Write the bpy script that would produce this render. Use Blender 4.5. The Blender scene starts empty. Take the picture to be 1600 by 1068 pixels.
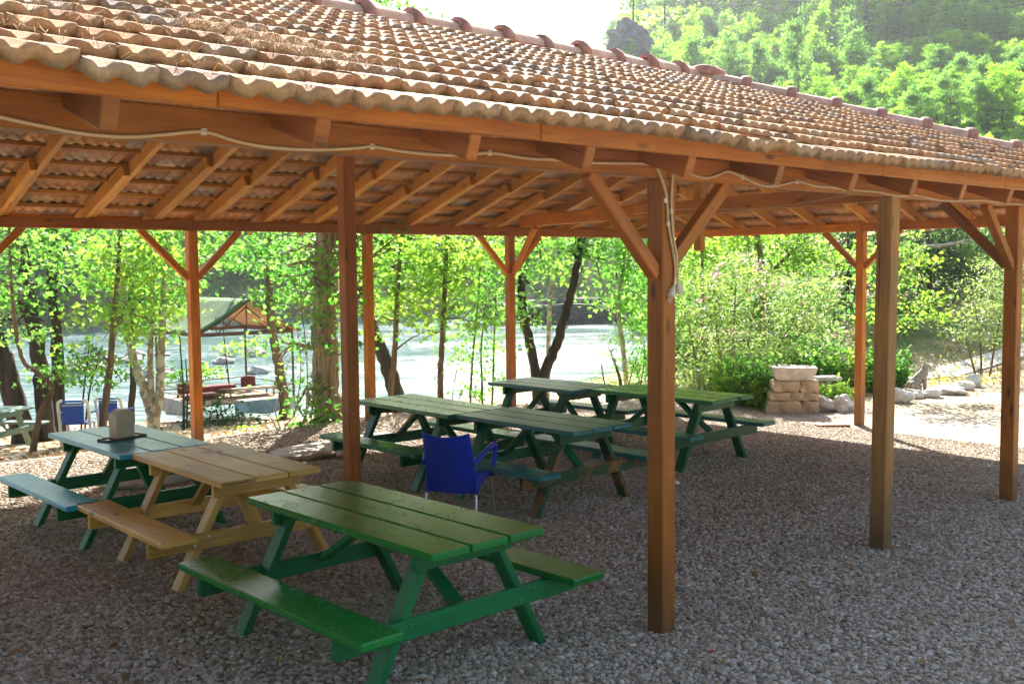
import bpy, bmesh, math, random
import numpy as np
from mathutils import Vector, Matrix

random.seed(7)
scene = bpy.context.scene
COL = scene.collection
R = math.radians

# ------------------------------------------------------------------ camera model and frames
FPX, PITCH, ROLL, TH, CAMH = 1635.0865, 0.0709, -0.0102, 0.8289, 2.3
ES = (math.sin(TH), math.cos(TH))           # along the shelter
ET = (-math.cos(TH), math.sin(TH))          # across it, away from the viewer
ANG = math.atan2(ES[1], ES[0])


def W(s, t, z=0.0):
    return Vector((s * ES[0] + t * ET[0], s * ES[1] + t * ET[1], z))


def ray(u, v):
    uu, vv = (u - 800) / FPX, (v - 534) / FPX
    a = uu * math.cos(ROLL) + vv * math.sin(ROLL)
    b = -uu * math.sin(ROLL) + vv * math.cos(ROLL)
    return (a, math.cos(PITCH) - b * math.sin(PITCH), -math.sin(PITCH) - b * math.cos(PITCH))


def P(u, v, d):
    r = ray(u, v)
    k = d / r[1]
    return Vector((r[0] * k, d, CAMH + r[2] * k))


def ss(x):
    x = np.clip(x, 0, 1)
    return x * x * (3 - 2 * x)


WATER = -1.6


def vnoise(x, y, seed=0):
    x = np.asarray(x, float); y = np.asarray(y, float)
    xi, yi = np.floor(x), np.floor(y)
    fx, fy = ss(x - xi), ss(y - yi)

    def h(a, b):
        n = np.sin(a * 127.1 + b * 311.7 + seed * 74.7) * 43758.5453
        return n - np.floor(n)
    return (h(xi, yi) * (1 - fx) + h(xi + 1, yi) * fx) * (1 - fy) + (h(xi, yi + 1) * (1 - fx) + h(xi + 1, yi + 1) * fx) * fy


def ground(x, y):
    """height of the terrain"""
    x = np.asarray(x, float); y = np.asarray(y, float)
    s = x * ES[0] + y * ES[1]
    yard = -0.36 * ss((s - 10.5) / 5.3)
    yE = np.interp(x, [-80, -40, -20, -10, -6, 0, 4, 8, 14, 40], [-50, -20, -1, 9.2, 12.8, 18.3, 22.5, 27, 33, 60])
    yS = np.interp(x, [-80, -30, -12, -5.5, -3.6, 2, 6, 9, 12, 14, 40], [23, 25, 26.5, 27.7, 28.8, 34.7, 43, 60, 85, 110, 160])
    f = (y - yE) / np.maximum(yS - yE, 1.0)
    z = yard * (1 - ss(f)) + WATER * np.clip(f, 0, 1) ** 0.9
    z = np.where(f > 1, WATER - 0.06 * np.minimum(y - yS, 25), z)
    # wooded hill on the right, falling steeply to the river
    d = 0.45 * (x - 8) + 0.89 * (y - 25.5)
    mask = ss((x - y * np.interp(y, [0, 58, 92], [.135, .135, .052]) - 0.2) / (1.0 + 0.045 * np.maximum(y, 0)))
    crest = 30 + 0.42 * np.maximum(x - 12, 0)
    dp = np.maximum(d, 0)
    hill = np.minimum(0.20 * dp + .0016 * np.minimum(dp, 120) ** 2 + 0.05 * np.maximum(x - 14, 0) * ss(d / 20), crest)
    hill = hill + ss(d / 15) * (vnoise(x / 9, y / 9, 1) - .5) * 1.6 + ss(d / 60) * (vnoise(x / 22, y / 22, 2) - .5) * 5
    z = z + mask * np.maximum(hill - np.minimum(z, 0) * ss(d / 12), 0) * 1.0
    # unseen rise added behind the viewer to block sky light, lower on the right
    bk = np.maximum(-6.5 - y - .25 * np.abs(x + 4), 0)
    z = z + np.minimum(bk * 1.15, 34) * ss(bk / 2) * (1 - .85 * ss((x - 1) / 9))
    # far bank
    yF = np.interp(x, [-200, -80, -27, -8, 5, 9, 40], [60, 66, 75, 88, 95, 140, 220])
    e = y - yF
    far = np.minimum(0.30 * np.maximum(e, 0) + 2.6 * ss(e / 5), 22) + ss(e / 30) * (vnoise(x / 18, y / 18, 3) - .5) * 6
    z = np.where(e > 0, np.maximum(z + 4 * ss(e / 5), WATER - 1.2 + far), z)
    return z


def gz(x, y):
    return float(ground(x, y))


def G(u, d):
    p = P(u, 420, d)
    return Vector((p.x, d, gz(p.x, d)))


# ------------------------------------------------------------------ material helpers
def new_mat(name):
    m = bpy.data.materials.new(name)
    m.use_nodes = True
    nt = m.node_tree
    nt.nodes.clear()
    out = nt.nodes.new('ShaderNodeOutputMaterial')
    return m, nt, out


class NT:
    def __init__(self, nt):
        self.nt = nt

    def n(self, typ, **kw):
        nd = self.nt.nodes.new(typ)
        ins = kw.pop('ins', {})
        for k, v in kw.items():
            setattr(nd, k, v)
        for k, v in ins.items():
            if isinstance(v, tuple) and len(v) == 2 and hasattr(v[0], 'outputs'):
                self.nt.links.new(v[0].outputs[v[1]], nd.inputs[k])
            elif hasattr(v, 'outputs'):
                self.nt.links.new(v.outputs[0], nd.inputs[k])
            else:
                nd.inputs[k].default_value = v
        return nd

    def ramp(self, fac, stops):
        r = self.nt.nodes.new('ShaderNodeValToRGB')
        el = r.color_ramp.elements
        while len(el) < len(stops):
            el.new(0.5)
        for e, (p, c) in zip(el, stops):
            e.position = p
            e.color = c if len(c) == 4 else (*c, 1)
        if isinstance(fac, tuple):
            self.nt.links.new(fac[0].outputs[fac[1]], r.inputs[0])
        else:
            self.nt.links.new(fac.outputs[0], r.inputs[0])
        return r

    def mix(self, fac, a, b, mode='MIX'):
        m = self.nt.nodes.new('ShaderNodeMix')
        m.data_type = 'RGBA'
        m.blend_type = mode
        for idx, v in ((0, fac), (6, a), (7, b)):
            if isinstance(v, tuple) and len(v) == 2 and hasattr(v[0], 'outputs'):
                self.nt.links.new(v[0].outputs[v[1]], m.inputs[idx])
            elif hasattr(v, 'outputs'):
                o = v.outputs[2] if v.bl_idname == 'ShaderNodeMix' else v.outputs[0]
                self.nt.links.new(o, m.inputs[idx])
            elif isinstance(v, (int, float)):
                m.inputs[idx].default_value = v
            else:
                m.inputs[idx].default_value = v if len(v) == 4 else (*v, 1)
        return m

    def math(self, op, a, b=0.0, c=None, clamp=False):
        m = self.nt.nodes.new('ShaderNodeMath')
        m.operation = op
        m.use_clamp = clamp
        for i, v in enumerate((a, b, c)):
            if v is None:
                continue
            if isinstance(v, tuple):
                self.nt.links.new(v[0].outputs[v[1]], m.inputs[i])
            elif hasattr(v, 'outputs'):
                self.nt.links.new(v.outputs[0], m.inputs[i])
            else:
                m.inputs[i].default_value = v
        return m

    def link(self, a, ao, b, bi):
        self.nt.links.new(a.outputs[ao], b.inputs[bi])


def mixout(m):
    return m.outputs[2]


def simple_mat(name, c, rough=.6, var=.25, scale=6., bump=.0, metal=0., spec=.5):
    m, nt, out = new_mat(name)
    N = NT(nt)
    tc = N.n('ShaderNodeTexCoord')
    no = N.n('ShaderNodeTexNoise', ins={'Vector': (tc, 'Object'), 'Scale': scale, 'Detail': 5.0, 'Roughness': .6})
    dark = tuple(x * (1 - var) for x in c)
    lite = tuple(min(1, x * (1 + var)) for x in c)
    rp = N.ramp((no, 0), [(.3, dark), (.7, lite)])
    b = N.n('ShaderNodeBsdfPrincipled', ins={'Base Color': (rp, 0), 'Roughness': rough, 'Metallic': metal, 'Specular IOR Level': spec})
    if bump:
        no2 = N.n('ShaderNodeTexNoise', ins={'Vector': (tc, 'Object'), 'Scale': scale * 4, 'Detail': 6.0})
        bp = N.n('ShaderNodeBump', ins={'Height': (no2, 0), 'Strength': bump, 'Distance': .02})
        N.link(bp, 0, b, 'Normal')
    N.link(b, 0, out, 0)
    return m


def wood_mat(name, c1, c2, knot=(.08, .03, .012), rough=.55, bump=.25, weather=0.0, wcol=(.3, .26, .2), foot=False):
    """sawn timber; UVs run in metres along and across each board"""
    m, nt, out = new_mat(name)
    N = NT(nt)
    uv = N.n('ShaderNodeUVMap')
    mp = N.n('ShaderNodeMapping', ins={'Vector': (uv, 0), 'Scale': (.9, 14, 1)})
    g = N.n('ShaderNodeTexNoise', ins={'Vector': (mp, 0), 'Scale': 2.2, 'Detail': 7.0, 'Roughness': .62, 'Distortion': .7})
    mp2 = N.n('ShaderNodeMapping', ins={'Vector': (uv, 0), 'Scale': (6, 120, 1)})
    g2 = N.n('ShaderNodeTexNoise', ins={'Vector': (mp2, 0), 'Scale': 1.0, 'Detail': 3.0})
    big = N.n('ShaderNodeTexNoise', ins={'Vector': (uv, 0), 'Scale': 1.7, 'Detail': 2.0})
    rp = N.ramp((g, 0), [(.28, c1), (.5, tuple((a + b) / 2 for a, b in zip(c1, c2))), (.72, c2)])
    tint = N.n('ShaderNodeAttribute', attribute_name='tint')
    tr = N.n('ShaderNodeMapRange', ins={'Value': (tint, 'Fac'), 'To Min': .72, 'To Max': 1.22})
    c = N.mix(1.0, (rp, 0), (tr, 0), 'MULTIPLY')
    bigr = N.n('ShaderNodeMapRange', ins={'Value': (big, 0), 'From Min': .3, 'From Max': .7, 'To Min': .75, 'To Max': 1.15})
    c = N.mix(1.0, c, (bigr, 0), 'MULTIPLY')
    # knots
    mk = N.n('ShaderNodeMapping', ins={'Vector': (uv, 0), 'Scale': (2.2, 7.5, 1)})
    vo = N.n('ShaderNodeTexVoronoi', ins={'Vector': (mk, 0), 'Scale': 1.0, 'Randomness': 1.0})
    kr = N.ramp((vo, 'Distance'), [(.08, (1, 1, 1)), (.17, (0, 0, 0))])
    wn = N.n('ShaderNodeTexWhiteNoise', ins={'Vector': (vo, 'Color')})
    gate = N.math('GREATER_THAN', (wn, 0), .3)
    kf = N.math('MULTIPLY', (kr, 0), gate)
    c = N.mix(N.math('MULTIPLY', kf, .85), c, knot)
    if weather > 0:
        tc = N.n('ShaderNodeTexCoord')
        wz = N.n('ShaderNodeTexNoise', ins={'Vector': (uv, 0), 'Scale': 3.0, 'Detail': 6.0, 'Roughness': .7})
        wr = N.ramp((wz, 0), [(.5 - weather * .25, (0, 0, 0)), (.75 - weather * .2, (1, 1, 1))])
        c = N.mix((wr, 0), c, wcol)
    if foot:
        # damp, dirt splashed feet
        tcz = N.n('ShaderNodeTexCoord')
        sz = N.n('ShaderNodeSeparateXYZ', ins={0: (tcz, 'Object')})
        zz = N.math('ADD', (sz, 2), N.math('MULTIPLY', N.math('SUBTRACT', (big, 0), .5), .7))
        fz_ = N.n('ShaderNodeMapRange', ins={'Value': zz, 'From Min': .62, 'From Max': .02, 'To Min': 0.0, 'To Max': .72})
        c = N.mix((fz_, 0), c, (.095, .066, .035))
    # drying cracks along the grain
    mc = N.n('ShaderNodeMapping', ins={'Vector': (uv, 0), 'Scale': (.55, 26, 1)})
    ck = N.n('ShaderNodeTexNoise', ins={'Vector': (mc, 0), 'Scale': 1.5, 'Detail': 2.0, 'Distortion': .3})
    cr = N.ramp((ck, 0), [(.275, (1, 1, 1)), (.30, (0, 0, 0))])
    c = N.mix(N.math('MULTIPLY', (cr, 0), .7), c, tuple(x * .4 for x in knot))
    rr = N.n('ShaderNodeMapRange', ins={'Value': (g2, 0), 'To Min': rough - .12, 'To Max': rough + .12})
    b = N.n('ShaderNodeBsdfPrincipled', ins={'Roughness': (rr, 0), 'Specular IOR Level': .35})
    nt.links.new(mixout(c), b.inputs['Base Color'])
    h = N.math('ADD', (g, 0), N.math('MULTIPLY', (g2, 0), .5))
    bp = N.n('ShaderNodeBump', ins={'Height': h, 'Strength': bump, 'Distance': .006})
    N.link(bp, 0, b, 'Normal')
    N.link(b, 0, out, 0)
    return m


def paint_mat(name, c, worn=(.25, .16, .08), wear=.12, rough=.3, c2=None, spec=.3, dust=0.0, dustc=(.3, .42, .42)):
    """gloss paint over boards, chipped where wear > 0"""
    m, nt, out = new_mat(name)
    N = NT(nt)
    uv = N.n('ShaderNodeUVMap')
    mp = N.n('ShaderNodeMapping', ins={'Vector': (uv, 0), 'Scale': (2.2, 16, 1)})
    g = N.n('ShaderNodeTexNoise', ins={'Vector': (mp, 0), 'Scale': 2.0, 'Detail': 6.0, 'Roughness': .65, 'Distortion': .4})
    nz = N.n('ShaderNodeTexNoise', ins={'Vector': (uv, 0), 'Scale': 5.0, 'Detail': 8.0, 'Roughness': .72})
    tint = N.n('ShaderNodeAttribute', attribute_name='tint')
    tr = N.n('ShaderNodeMapRange', ins={'Value': (tint, 'Fac'), 'To Min': .72, 'To Max': 1.28})
    c2 = c2 or tuple(x * .62 for x in c)
    rp = N.ramp((g, 0), [(.32, c2), (.66, c)])
    col = N.mix(1.0, (rp, 0), (tr, 0), 'MULTIPLY')
    # thin scuffs and dark specks along the grain
    mp3 = N.n('ShaderNodeMapping', ins={'Vector': (uv, 0), 'Scale': (5, 34, 1)})
    sc = N.n('ShaderNodeTexNoise', ins={'Vector': (mp3, 0), 'Scale': 1.6, 'Detail': 4.0, 'Roughness': .6})
    sr = N.ramp((sc, 0), [(.66, (0, 0, 0)), (.72, (1, 1, 1))])
    col = N.mix(N.math('MULTIPLY', (sr, 0), .65), col, tuple(x * .2 for x in c))
    if dust > 0:
        dn = N.n('ShaderNodeTexNoise', ins={'Vector': (uv, 0), 'Scale': 2.0, 'Detail': 7.0, 'Roughness': .7})
        dr = N.ramp((dn, 0), [(.35, (0, 0, 0)), (.7, (1, 1, 1))])
        col = N.mix(N.math('MULTIPLY', (dr, 0), dust), col, dustc)
    wr = N.ramp((nz, 0), [(.70 - wear * .35, (0, 0, 0)), (.74 - wear * .30, (1, 1, 1))])
    col = N.mix((wr, 0), col, worn)
    # small chips down to the wood
    cn = N.n('ShaderNodeTexNoise', ins={'Vector': (uv, 0), 'Scale': 26.0, 'Detail': 3.0, 'Roughness': .55})
    cm = N.ramp((cn, 0), [(.715, (0, 0, 0)), (.735, (1, 1, 1))])
    col = N.mix(N.math('MULTIPLY', (cm, 0), .8), col, worn)
    ro = N.n('ShaderNodeMapRange', ins={'Value': (nz, 0), 'From Min': .3, 'From Max': .7, 'To Min': rough - .02, 'To Max': rough + .10})
    b = N.n('ShaderNodeBsdfPrincipled', ins={'Roughness': (ro, 0), 'Specular IOR Level': spec})
    nt.links.new(mixout(col), b.inputs['Base Color'])
    hh = N.math('SUBTRACT', (g, 0), N.math('MULTIPLY', (wr, 0), .6))
    bp = N.n('ShaderNodeBump', ins={'Height': hh, 'Strength': .05, 'Distance': .003})
    N.link(bp, 0, b, 'Normal')
    N.link(b, 0, out, 0)
    return m


def leaf_mat(name, c_dark, c_light, trans=.5, tcol=None, rough=.55, spec=.14):
    m, nt, out = new_mat(name)
    N = NT(nt)
    tint = N.n('ShaderNodeAttribute', attribute_name='tint')
    rp = N.ramp((tint, 'Fac'), [(0, c_dark), (.55, tuple((a + b) / 2 for a, b in zip(c_dark, c_light))), (1, c_light)])
    b = N.n('ShaderNodeBsdfPrincipled', ins={'Base Color': (rp, 0), 'Roughness': rough, 'Specular IOR Level': spec})
    tl = N.n('ShaderNodeBsdfTranslucent')
    k = tcol or (2.0, 2.0, .8)
    tm = N.mix(1.0, (rp, 0), k, 'MULTIPLY')
    nt.links.new(mixout(tm), tl.inputs[0])
    mx = N.n('ShaderNodeMixShader', ins={0: trans})
    N.link(b, 0, mx, 1)
    N.link(tl, 0, mx, 2)
    N.link(mx, 0, out, 0)
    return m


def bark_mat(name, c1, c2, scale=8., stretch=(1, 1, .18), bump=.8, blotch=None):
    m, nt, out = new_mat(name)
    N = NT(nt)
    tc = N.n('ShaderNodeTexCoord')
    mp = N.n('ShaderNodeMapping', ins={'Vector': (tc, 'Object'), 'Scale': stretch})
    no = N.n('ShaderNodeTexNoise', ins={'Vector': (mp, 0), 'Scale': scale, 'Detail': 7.0, 'Roughness': .65, 'Distortion': .6})
    rp = N.ramp((no, 0), [(.35, c1), (.65, c2)])
    col = rp
    if blotch:
        vo = N.n('ShaderNodeTexVoronoi', ins={'Vector': (tc, 'Object'), 'Scale': 11.0})
        wn = N.n('ShaderNodeTexWhiteNoise', ins={'Vector': (vo, 'Color')})
        gt = N.math('GREATER_THAN', (wn, 0), .55)
        col = N.mix(gt, (rp, 0), blotch)
    b = N.n('ShaderNodeBsdfPrincipled', ins={'Roughness': .85, 'Specular IOR Level': .2})
    nt.links.new(mixout(col) if blotch else rp.outputs[0], b.inputs['Base Color'])
    bp = N.n('ShaderNodeBump', ins={'Height': (no, 0), 'Strength': bump, 'Distance': .03})
    N.link(bp, 0, b, 'Normal')
    N.link(b, 0, out, 0)
    return m


# ------------------------------------------------------------------ mesh helpers
def tag(o, label=None, cat=None, group=None, kind=None):
    if label: o['label'] = label
    if cat: o['category'] = cat
    if group: o['group'] = group
    if kind: o['kind'] = kind
    return o


def empty(name, loc=(0, 0, 0), rz=0.0, label=None, cat=None, group=None):
    o = bpy.data.objects.new(name, None)
    o.empty_display_size = .2
    COL.objects.link(o)
    o.location = loc
    o.rotation_euler = (0, 0, rz)
    return tag(o, label, cat, group)


class MB:
    def __init__(self):
        self.v, self.f, self.uv, self.t = [], [], [], []

    def add(self, verts, faces, uvs=None, tint=None):
        o = len(self.v)
        tint = random.random() if tint is None else tint
        self.v += [tuple(p) for p in verts]
        self.t += [tint] * len(verts)
        for i, f in enumerate(faces):
            self.f.append([o + k for k in f])
            self.uv.append(uvs[i] if uvs else [(verts[k][0], verts[k][1]) for k in f])
        return self

    def board(self, p0, p1, w, h, up=(0, 0, 1), bev=.006, tint=None, slant0=None, slant1=None):
        p0, p1 = Vector(p0), Vector(p1)
        ax = p1 - p0
        L = ax.length
        ax.normalize()
        up = Vector(up)
        side = up.cross(ax)
        if side.length < 1e-5:
            side = Vector((1, 0, 0)).cross(ax)
        side.normalize()
        upv = ax.cross(side)
        c = (p0 + p1) / 2
        E = (L / 2, w / 2, h / 2)
        A = (ax, side, upv)
        bev = min(bev, w * .3, h * .3)
        V, idx, loc = [], {}, []
        for sx in (-1, 1):
            for sy in (-1, 1):
                for sz in (-1, 1):
                    for k in range(3):
                        q = [sx * E[0], sy * E[1], sz * E[2]]
                        for j in range(3):
                            if j != k:
                                q[j] -= (sx, sy, sz)[j] * bev
                        idx[(sx, sy, sz, k)] = len(V)
                        loc.append(q)
                        V.append(c + ax * q[0] + side * q[1] + upv * q[2])
        F = []
        for k in range(3):
            a, b = [j for j in range(3) if j != k]
            for sg in (-1, 1):
                q = []
                for sa, sb in ((-1, -1), (1, -1), (1, 1), (-1, 1)):
                    s3 = [0, 0, 0]; s3[k] = sg; s3[a] = sa; s3[b] = sb
                    q.append(idx[(*s3, k)])
                F.append(q)
        for cax in range(3):
            a, b = [j for j in range(3) if j != cax]
            for sa in (-1, 1):
                for sb in (-1, 1):
                    q = []
                    for cs, k in ((-1, a), (-1, b), (1, b), (1, a)):
                        s3 = [0, 0, 0]; s3[cax] = cs; s3[a] = sa; s3[b] = sb
                        q.append(idx[(*s3, k)])
                    F.append(q)
        for sx in (-1, 1):
            for sy in (-1, 1):
                for sz in (-1, 1):
                    F.append([idx[(sx, sy, sz, k)] for k in range(3)])
        ou, ov = random.uniform(0, 40), random.uniform(0, 40)
        FF, UV = [], []
        for f in F:
            n = (V[f[1]] - V[f[0]]).cross(V[f[2]] - V[f[0]])
            fc = sum((V[i] for i in f), Vector()) / len(f)
            if n.dot(fc - c) < 0:
                f = f[::-1]
                n = -n
            n.normalize()
            an, sn, un = abs(n.dot(ax)), abs(n.dot(side)), abs(n.dot(upv))
            if an > .8:
                uvs = [(ou + loc[i][1] * .3, ov + loc[i][2]) for i in f]
            elif sn > un:
                uvs = [(ou + loc[i][0], ov + 3 + loc[i][2]) for i in f]
            else:
                uvs = [(ou + loc[i][0], ov + loc[i][1]) for i in f]
            FF.append(f); UV.append(uvs)
        return self.add(V, FF, UV, tint)

    def tube(self, pts, rad, n=8, cap=True, tint=None, rough=0.0):
        pts = [Vector(p) for p in pts]
        if not hasattr(rad, '__len__'):
            rad = [rad] * len(pts)
        V, F, UV = [], [], []
        ref = None
        acc = 0
        us = []
        for i, p in enumerate(pts):
            d = (pts[min(i + 1, len(pts) - 1)] - pts[max(i - 1, 0)]).normalized()
            if ref is None:
                ref = Vector((1, 0, 0)) if abs(d.x) < .8 else Vector((0, 1, 0))
            a = (ref - d * ref.dot(d)).normalized()
            ref = a
            b = d.cross(a)
            if i: acc += (p - pts[i - 1]).length
            us.append(acc)
            for k in range(n):
                an = 2 * math.pi * k / n
                rr = rad[i] * (1 + (random.uniform(-rough, rough) if rough else 0))
                V.append(p + a * math.cos(an) * rr + b * math.sin(an) * rr)
        for i in range(len(pts) - 1):
            for k in range(n):
                k2 = (k + 1) % n
                F.append([i * n + k, i * n + k2, (i + 1) * n + k2, (i + 1) * n + k])
                UV.append([(us[i], k * .05), (us[i], k * .05 + .05), (us[i + 1], k * .05 + .05), (us[i + 1], k * .05)])
        if cap:
            F.append(list(range(n))[::-1]); UV.append([(0, 0)] * n)
            e = (len(pts) - 1) * n
            F.append([e + k for k in range(n)]); UV.append([(0, 0)] * n)
        return self.add(V, F, UV, tint)

    def build(self, name, mat, parent=None, smooth=False, angle=None):
        me = bpy.data.meshes.new(name)
        me.from_pydata(self.v, [], self.f)
        uvl = me.uv_layers.new(name='UVMap')
        flat = [c for f in self.uv for p in f for c in p]
        uvl.data.foreach_set('uv', flat)
        at = me.attributes.new('tint', 'FLOAT', 'POINT')
        at.data.foreach_set('value', self.t)
        me.materials.append(mat)
        if smooth:
            me.polygons.foreach_set('use_smooth', [True] * len(me.polygons))
        me.update()
        o = bpy.data.objects.new(name, me)
        COL.objects.link(o)
        if parent: o.parent = parent
        if smooth and angle:
            try:
                me.set_sharp_from_angle(angle=R(angle))
            except Exception:
                pass
        return o


def np_mesh(name, V, faces_k, tint, mat, parent=None, smooth=False):
    """V (n,3); faces all have k corners, F (m,k)"""
    me = bpy.data.meshes.new(name)
    F = np.asarray(faces_k, np.int32)
    m, k = F.shape
    me.vertices.add(len(V))
    me.vertices.foreach_set('co', np.asarray(V, np.float32).ravel())
    me.loops.add(m * k)
    me.loops.foreach_set('vertex_index', F.ravel())
    me.polygons.add(m)
    me.polygons.foreach_set('loop_start', np.arange(0, m * k, k, dtype=np.int32))
    me.polygons.foreach_set('loop_total', np.full(m, k, np.int32))
    if smooth:
        me.polygons.foreach_set('use_smooth', np.ones(m, bool))
    if tint is not None:
        at = me.attributes.new('tint', 'FLOAT', 'POINT')
        at.data.foreach_set('value', np.asarray(tint, np.float32))
    me.materials.append(mat)
    me.update(calc_edges=True)
    me.validate()
    o = bpy.data.objects.new(name, me)
    COL.objects.link(o)
    if parent: o.parent = parent
    return o


LEAFT = {
    'lobe': [(0, 0, 0), (.22, .26, .05), (.42, .55, .10), (.52, .22, .03), (1, 0, -.12), (.52, -.22, .03), (.42, -.55, .10), (.22, -.26, .05)],
    'heart': [(0, 0, 0), (.12, .32, .04), (.5, .36, .05), (1, 0, -.12), (.5, -.36, .05), (.12, -.32, .04)],
    'diamond': [(0, 0, 0), (.45, .30, .05), (1, 0, -.08), (.45, -.30, .05)],
    'lance': [(0, 0, 0), (.45, .12, .02), (1, 0, -.06), (.45, -.12, .02)],
    'needle': [(0, .02, 0), (1, .16, .05), (1.1, 0, 0), (1, -.16, -.05), (0, -.02, 0)],
}


def leaf_arrays(C, S, rng, shape, up=.7, axis=None, axis_w=0.0):
    C = np.asarray(C, float)
    n = len(C)
    nrm = rng.normal(size=(n, 3)); nrm /= np.linalg.norm(nrm, axis=1)[:, None]
    nrm[:, 2] = np.abs(nrm[:, 2]) + up
    a = rng.normal(size=(n, 3))
    if axis is not None:
        a = a / np.linalg.norm(a, axis=1)[:, None] + np.asarray(axis) * axis_w
    nrm /= np.linalg.norm(nrm, axis=1)[:, None]
    a -= nrm * (a * nrm).sum(1)[:, None]
    a /= np.linalg.norm(a, axis=1)[:, None] + 1e-9
    b = np.cross(nrm, a)
    T = np.array(LEAFT[shape])
    S = np.asarray(S)[:, None, None]
    V = C[:, None, :] + S * (T[None, :, 0:1] * a[:, None, :] + T[None, :, 1:2] * b[:, None, :] + T[None, :, 2:3] * nrm[:, None, :])
    k = len(T)
    return V.reshape(-1, 3), k


def leaf_obj(name, C, S, rng, shape, mat, parent=None, up=.7, axis=None, axis_w=0., tint=None):
    V, k = leaf_arrays(C, S, rng, shape, up, axis, axis_w)
    n = len(C)
    F = np.arange(n * k).reshape(n, k)
    t = rng.random(n) if tint is None else tint
    return np_mesh(name, V, F, np.repeat(t, k), mat, parent)


DENS = .68


def spray_points(blobs, rng, dens, spray=.30, per=12, flat=.30):
    """leaf positions: sprays scattered through ball-shaped blobs (centre, radius)"""
    out, tt = [], []
    for c, r in blobs:
        ns = max(3, int(dens * DENS * r ** 2.4))
        d = rng.normal(size=(ns, 3)); d /= np.linalg.norm(d, axis=1)[:, None]
        rad = r * rng.random(ns) ** .45
        sc = np.array(c)[None] + d * rad[:, None] * np.array([1, 1, .85])
        bt = rng.normal(0, .12)
        for q in sc:
            o = rng.normal(size=(per, 3)) * spray * np.array([1, 1, flat])
            out.append(q + o)
            tt.append(np.clip(rng.normal(.5 + bt, .27) + rng.normal(0, .12, per), 0, 1))
    return np.concatenate(out), np.concatenate(tt)


# ------------------------------------------------------------------ materials
M = {}
M['timber'] = wood_mat('timber_orange', (.35, .098, .006), (.60, .205, .016), rough=.5, foot=True)
M['timber_red'] = wood_mat('timber_red', (.27, .078, .009), (.46, .15, .017), rough=.5)
M['timber_dull'] = wood_mat('timber_weathered', (.36, .165, .045), (.55, .285, .085), rough=.65, foot=True)
M['rafter'] = wood_mat('rafter_pine', (.36, .14, .018), (.56, .26, .045), rough=.6)
M['pine'] = wood_mat('table_pine', (.60, .33, .06), (.86, .56, .16), knot=(.16, .07, .025), rough=.45)
M['pine_old'] = wood_mat('pine_dull', (.24, .10, .03), (.36, .17, .055), rough=.5)
M['green'] = paint_mat('green_gloss', (.008, .235, .034), rough=.21, wear=-1.0, c2=(.006, .165, .022), spec=.42)
M['green_frame'] = paint_mat('green_frame', (.008, .20, .05), rough=.42, wear=-.1, c2=(.006, .14, .05))
M['green_teal'] = paint_mat('green_blue_edge', (.010, .15, .075), rough=.32, wear=.06)
M['green_mid'] = paint_mat('green_satin', (.014, .25, .10), rough=.24, wear=-.2)
M['green_old'] = paint_mat('green_worn_sky_sheen', (.02, .20, .20), rough=.34, wear=.30, worn=(.16, .11, .07), dust=.35, dustc=(.14, .34, .36))  # worn green paint with a bluish sky sheen put into its colours
M['green_peel'] = paint_mat('green_peeling', (.02, .10, .045), rough=.42, wear=.62, worn=(.26, .12, .035))
M['green_sheen'] = paint_mat('green_sky_sheen', (.02, .42, .58), rough=.28, wear=.02, worn=(.08, .16, .17), spec=.22, dust=.12, dustc=(.22, .52, .54))  # green paint; the turquoise is sky sheen put into the base colour
M['green_dark'] = paint_mat('green_dark', (.010, .14, .055), rough=.3, wear=.12)
M['grey_wood'] = paint_mat('faded_green', (.20, .33, .26), rough=.6, wear=.5, worn=(.34, .30, .24))
M['bolt'] = simple_mat('bolt_paint', (.05, .18, .09), .4, .2, 40, metal=.3)
M['cable'] = simple_mat('cable_cream', (.62, .43, .22), .5, .1, 10)
M['plug'] = simple_mat('plug_cream', (.72, .62, .48), .4, .08, 20)
M['blue'] = simple_mat('blue_plastic', (.004, .042, .50), .38, .06, 12)
M['alu'] = simple_mat('brushed_aluminium', (.62, .60, .57), .38, .1, 40, metal=.9)
M['white'] = simple_mat('white_plastic', (.78, .76, .70), .45, .08, 8)
M['bluepanel'] = simple_mat('blue_mesh_panel', (.02, .09, .45), .5, .2, 20)
M['dispenser'] = simple_mat('dispenser_cream', (.52, .46, .34), .45, .12, 9, bump=.1)
M['tray'] = simple_mat('dark_tray', (.10, .075, .065), .4, .3, 14)
M['paper'] = simple_mat('white_paper', (.8, .78, .74), .7, .05, 8)
M['rust'] = simple_mat('rusty_steel', (.10, .055, .035), .7, .4, 25, bump=.2)
M['tarp'] = simple_mat('green_tarp', (.085, .14, .06), .75, .3, 3, bump=.15, spec=.15)
M['tarp_in'] = simple_mat('tan_tarp', (.50, .25, .09), .7, .25, 4)
M['cushion'] = simple_mat('red_kilim', (.15, .03, .03), .9, .65, 16)
M['greycloth'] = simple_mat('grey_cloth', (.30, .31, .29), .9, .25, 6, bump=.3)
M['bluecloth'] = simple_mat('blue_cloth', (.20, .33, .45), .85, .25, 6, bump=.3)
M['deck'] = wood_mat('deck_boards', (.30, .20, .12), (.48, .34, .21), rough=.8)
M['rock'] = simple_mat('grey_rock', (.42, .38, .32), .9, .4, 5, bump=.7)
M['rockdark'] = simple_mat('dark_crag', (.085, .082, .085), .95, .7, 1.6, bump=1.0)
M['bluff'] = simple_mat('dark_bluff', (.04, .042, .034), .95, .6, 1.6, bump=1.0)
M['rockpale'] = simple_mat('pale_rock', (.62, .59, .53), .9, .25, 5, bump=.6)
M['ashlar'] = simple_mat('brown_ashlar', (.50, .39, .25), .9, .4, 4, bump=.8)
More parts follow.
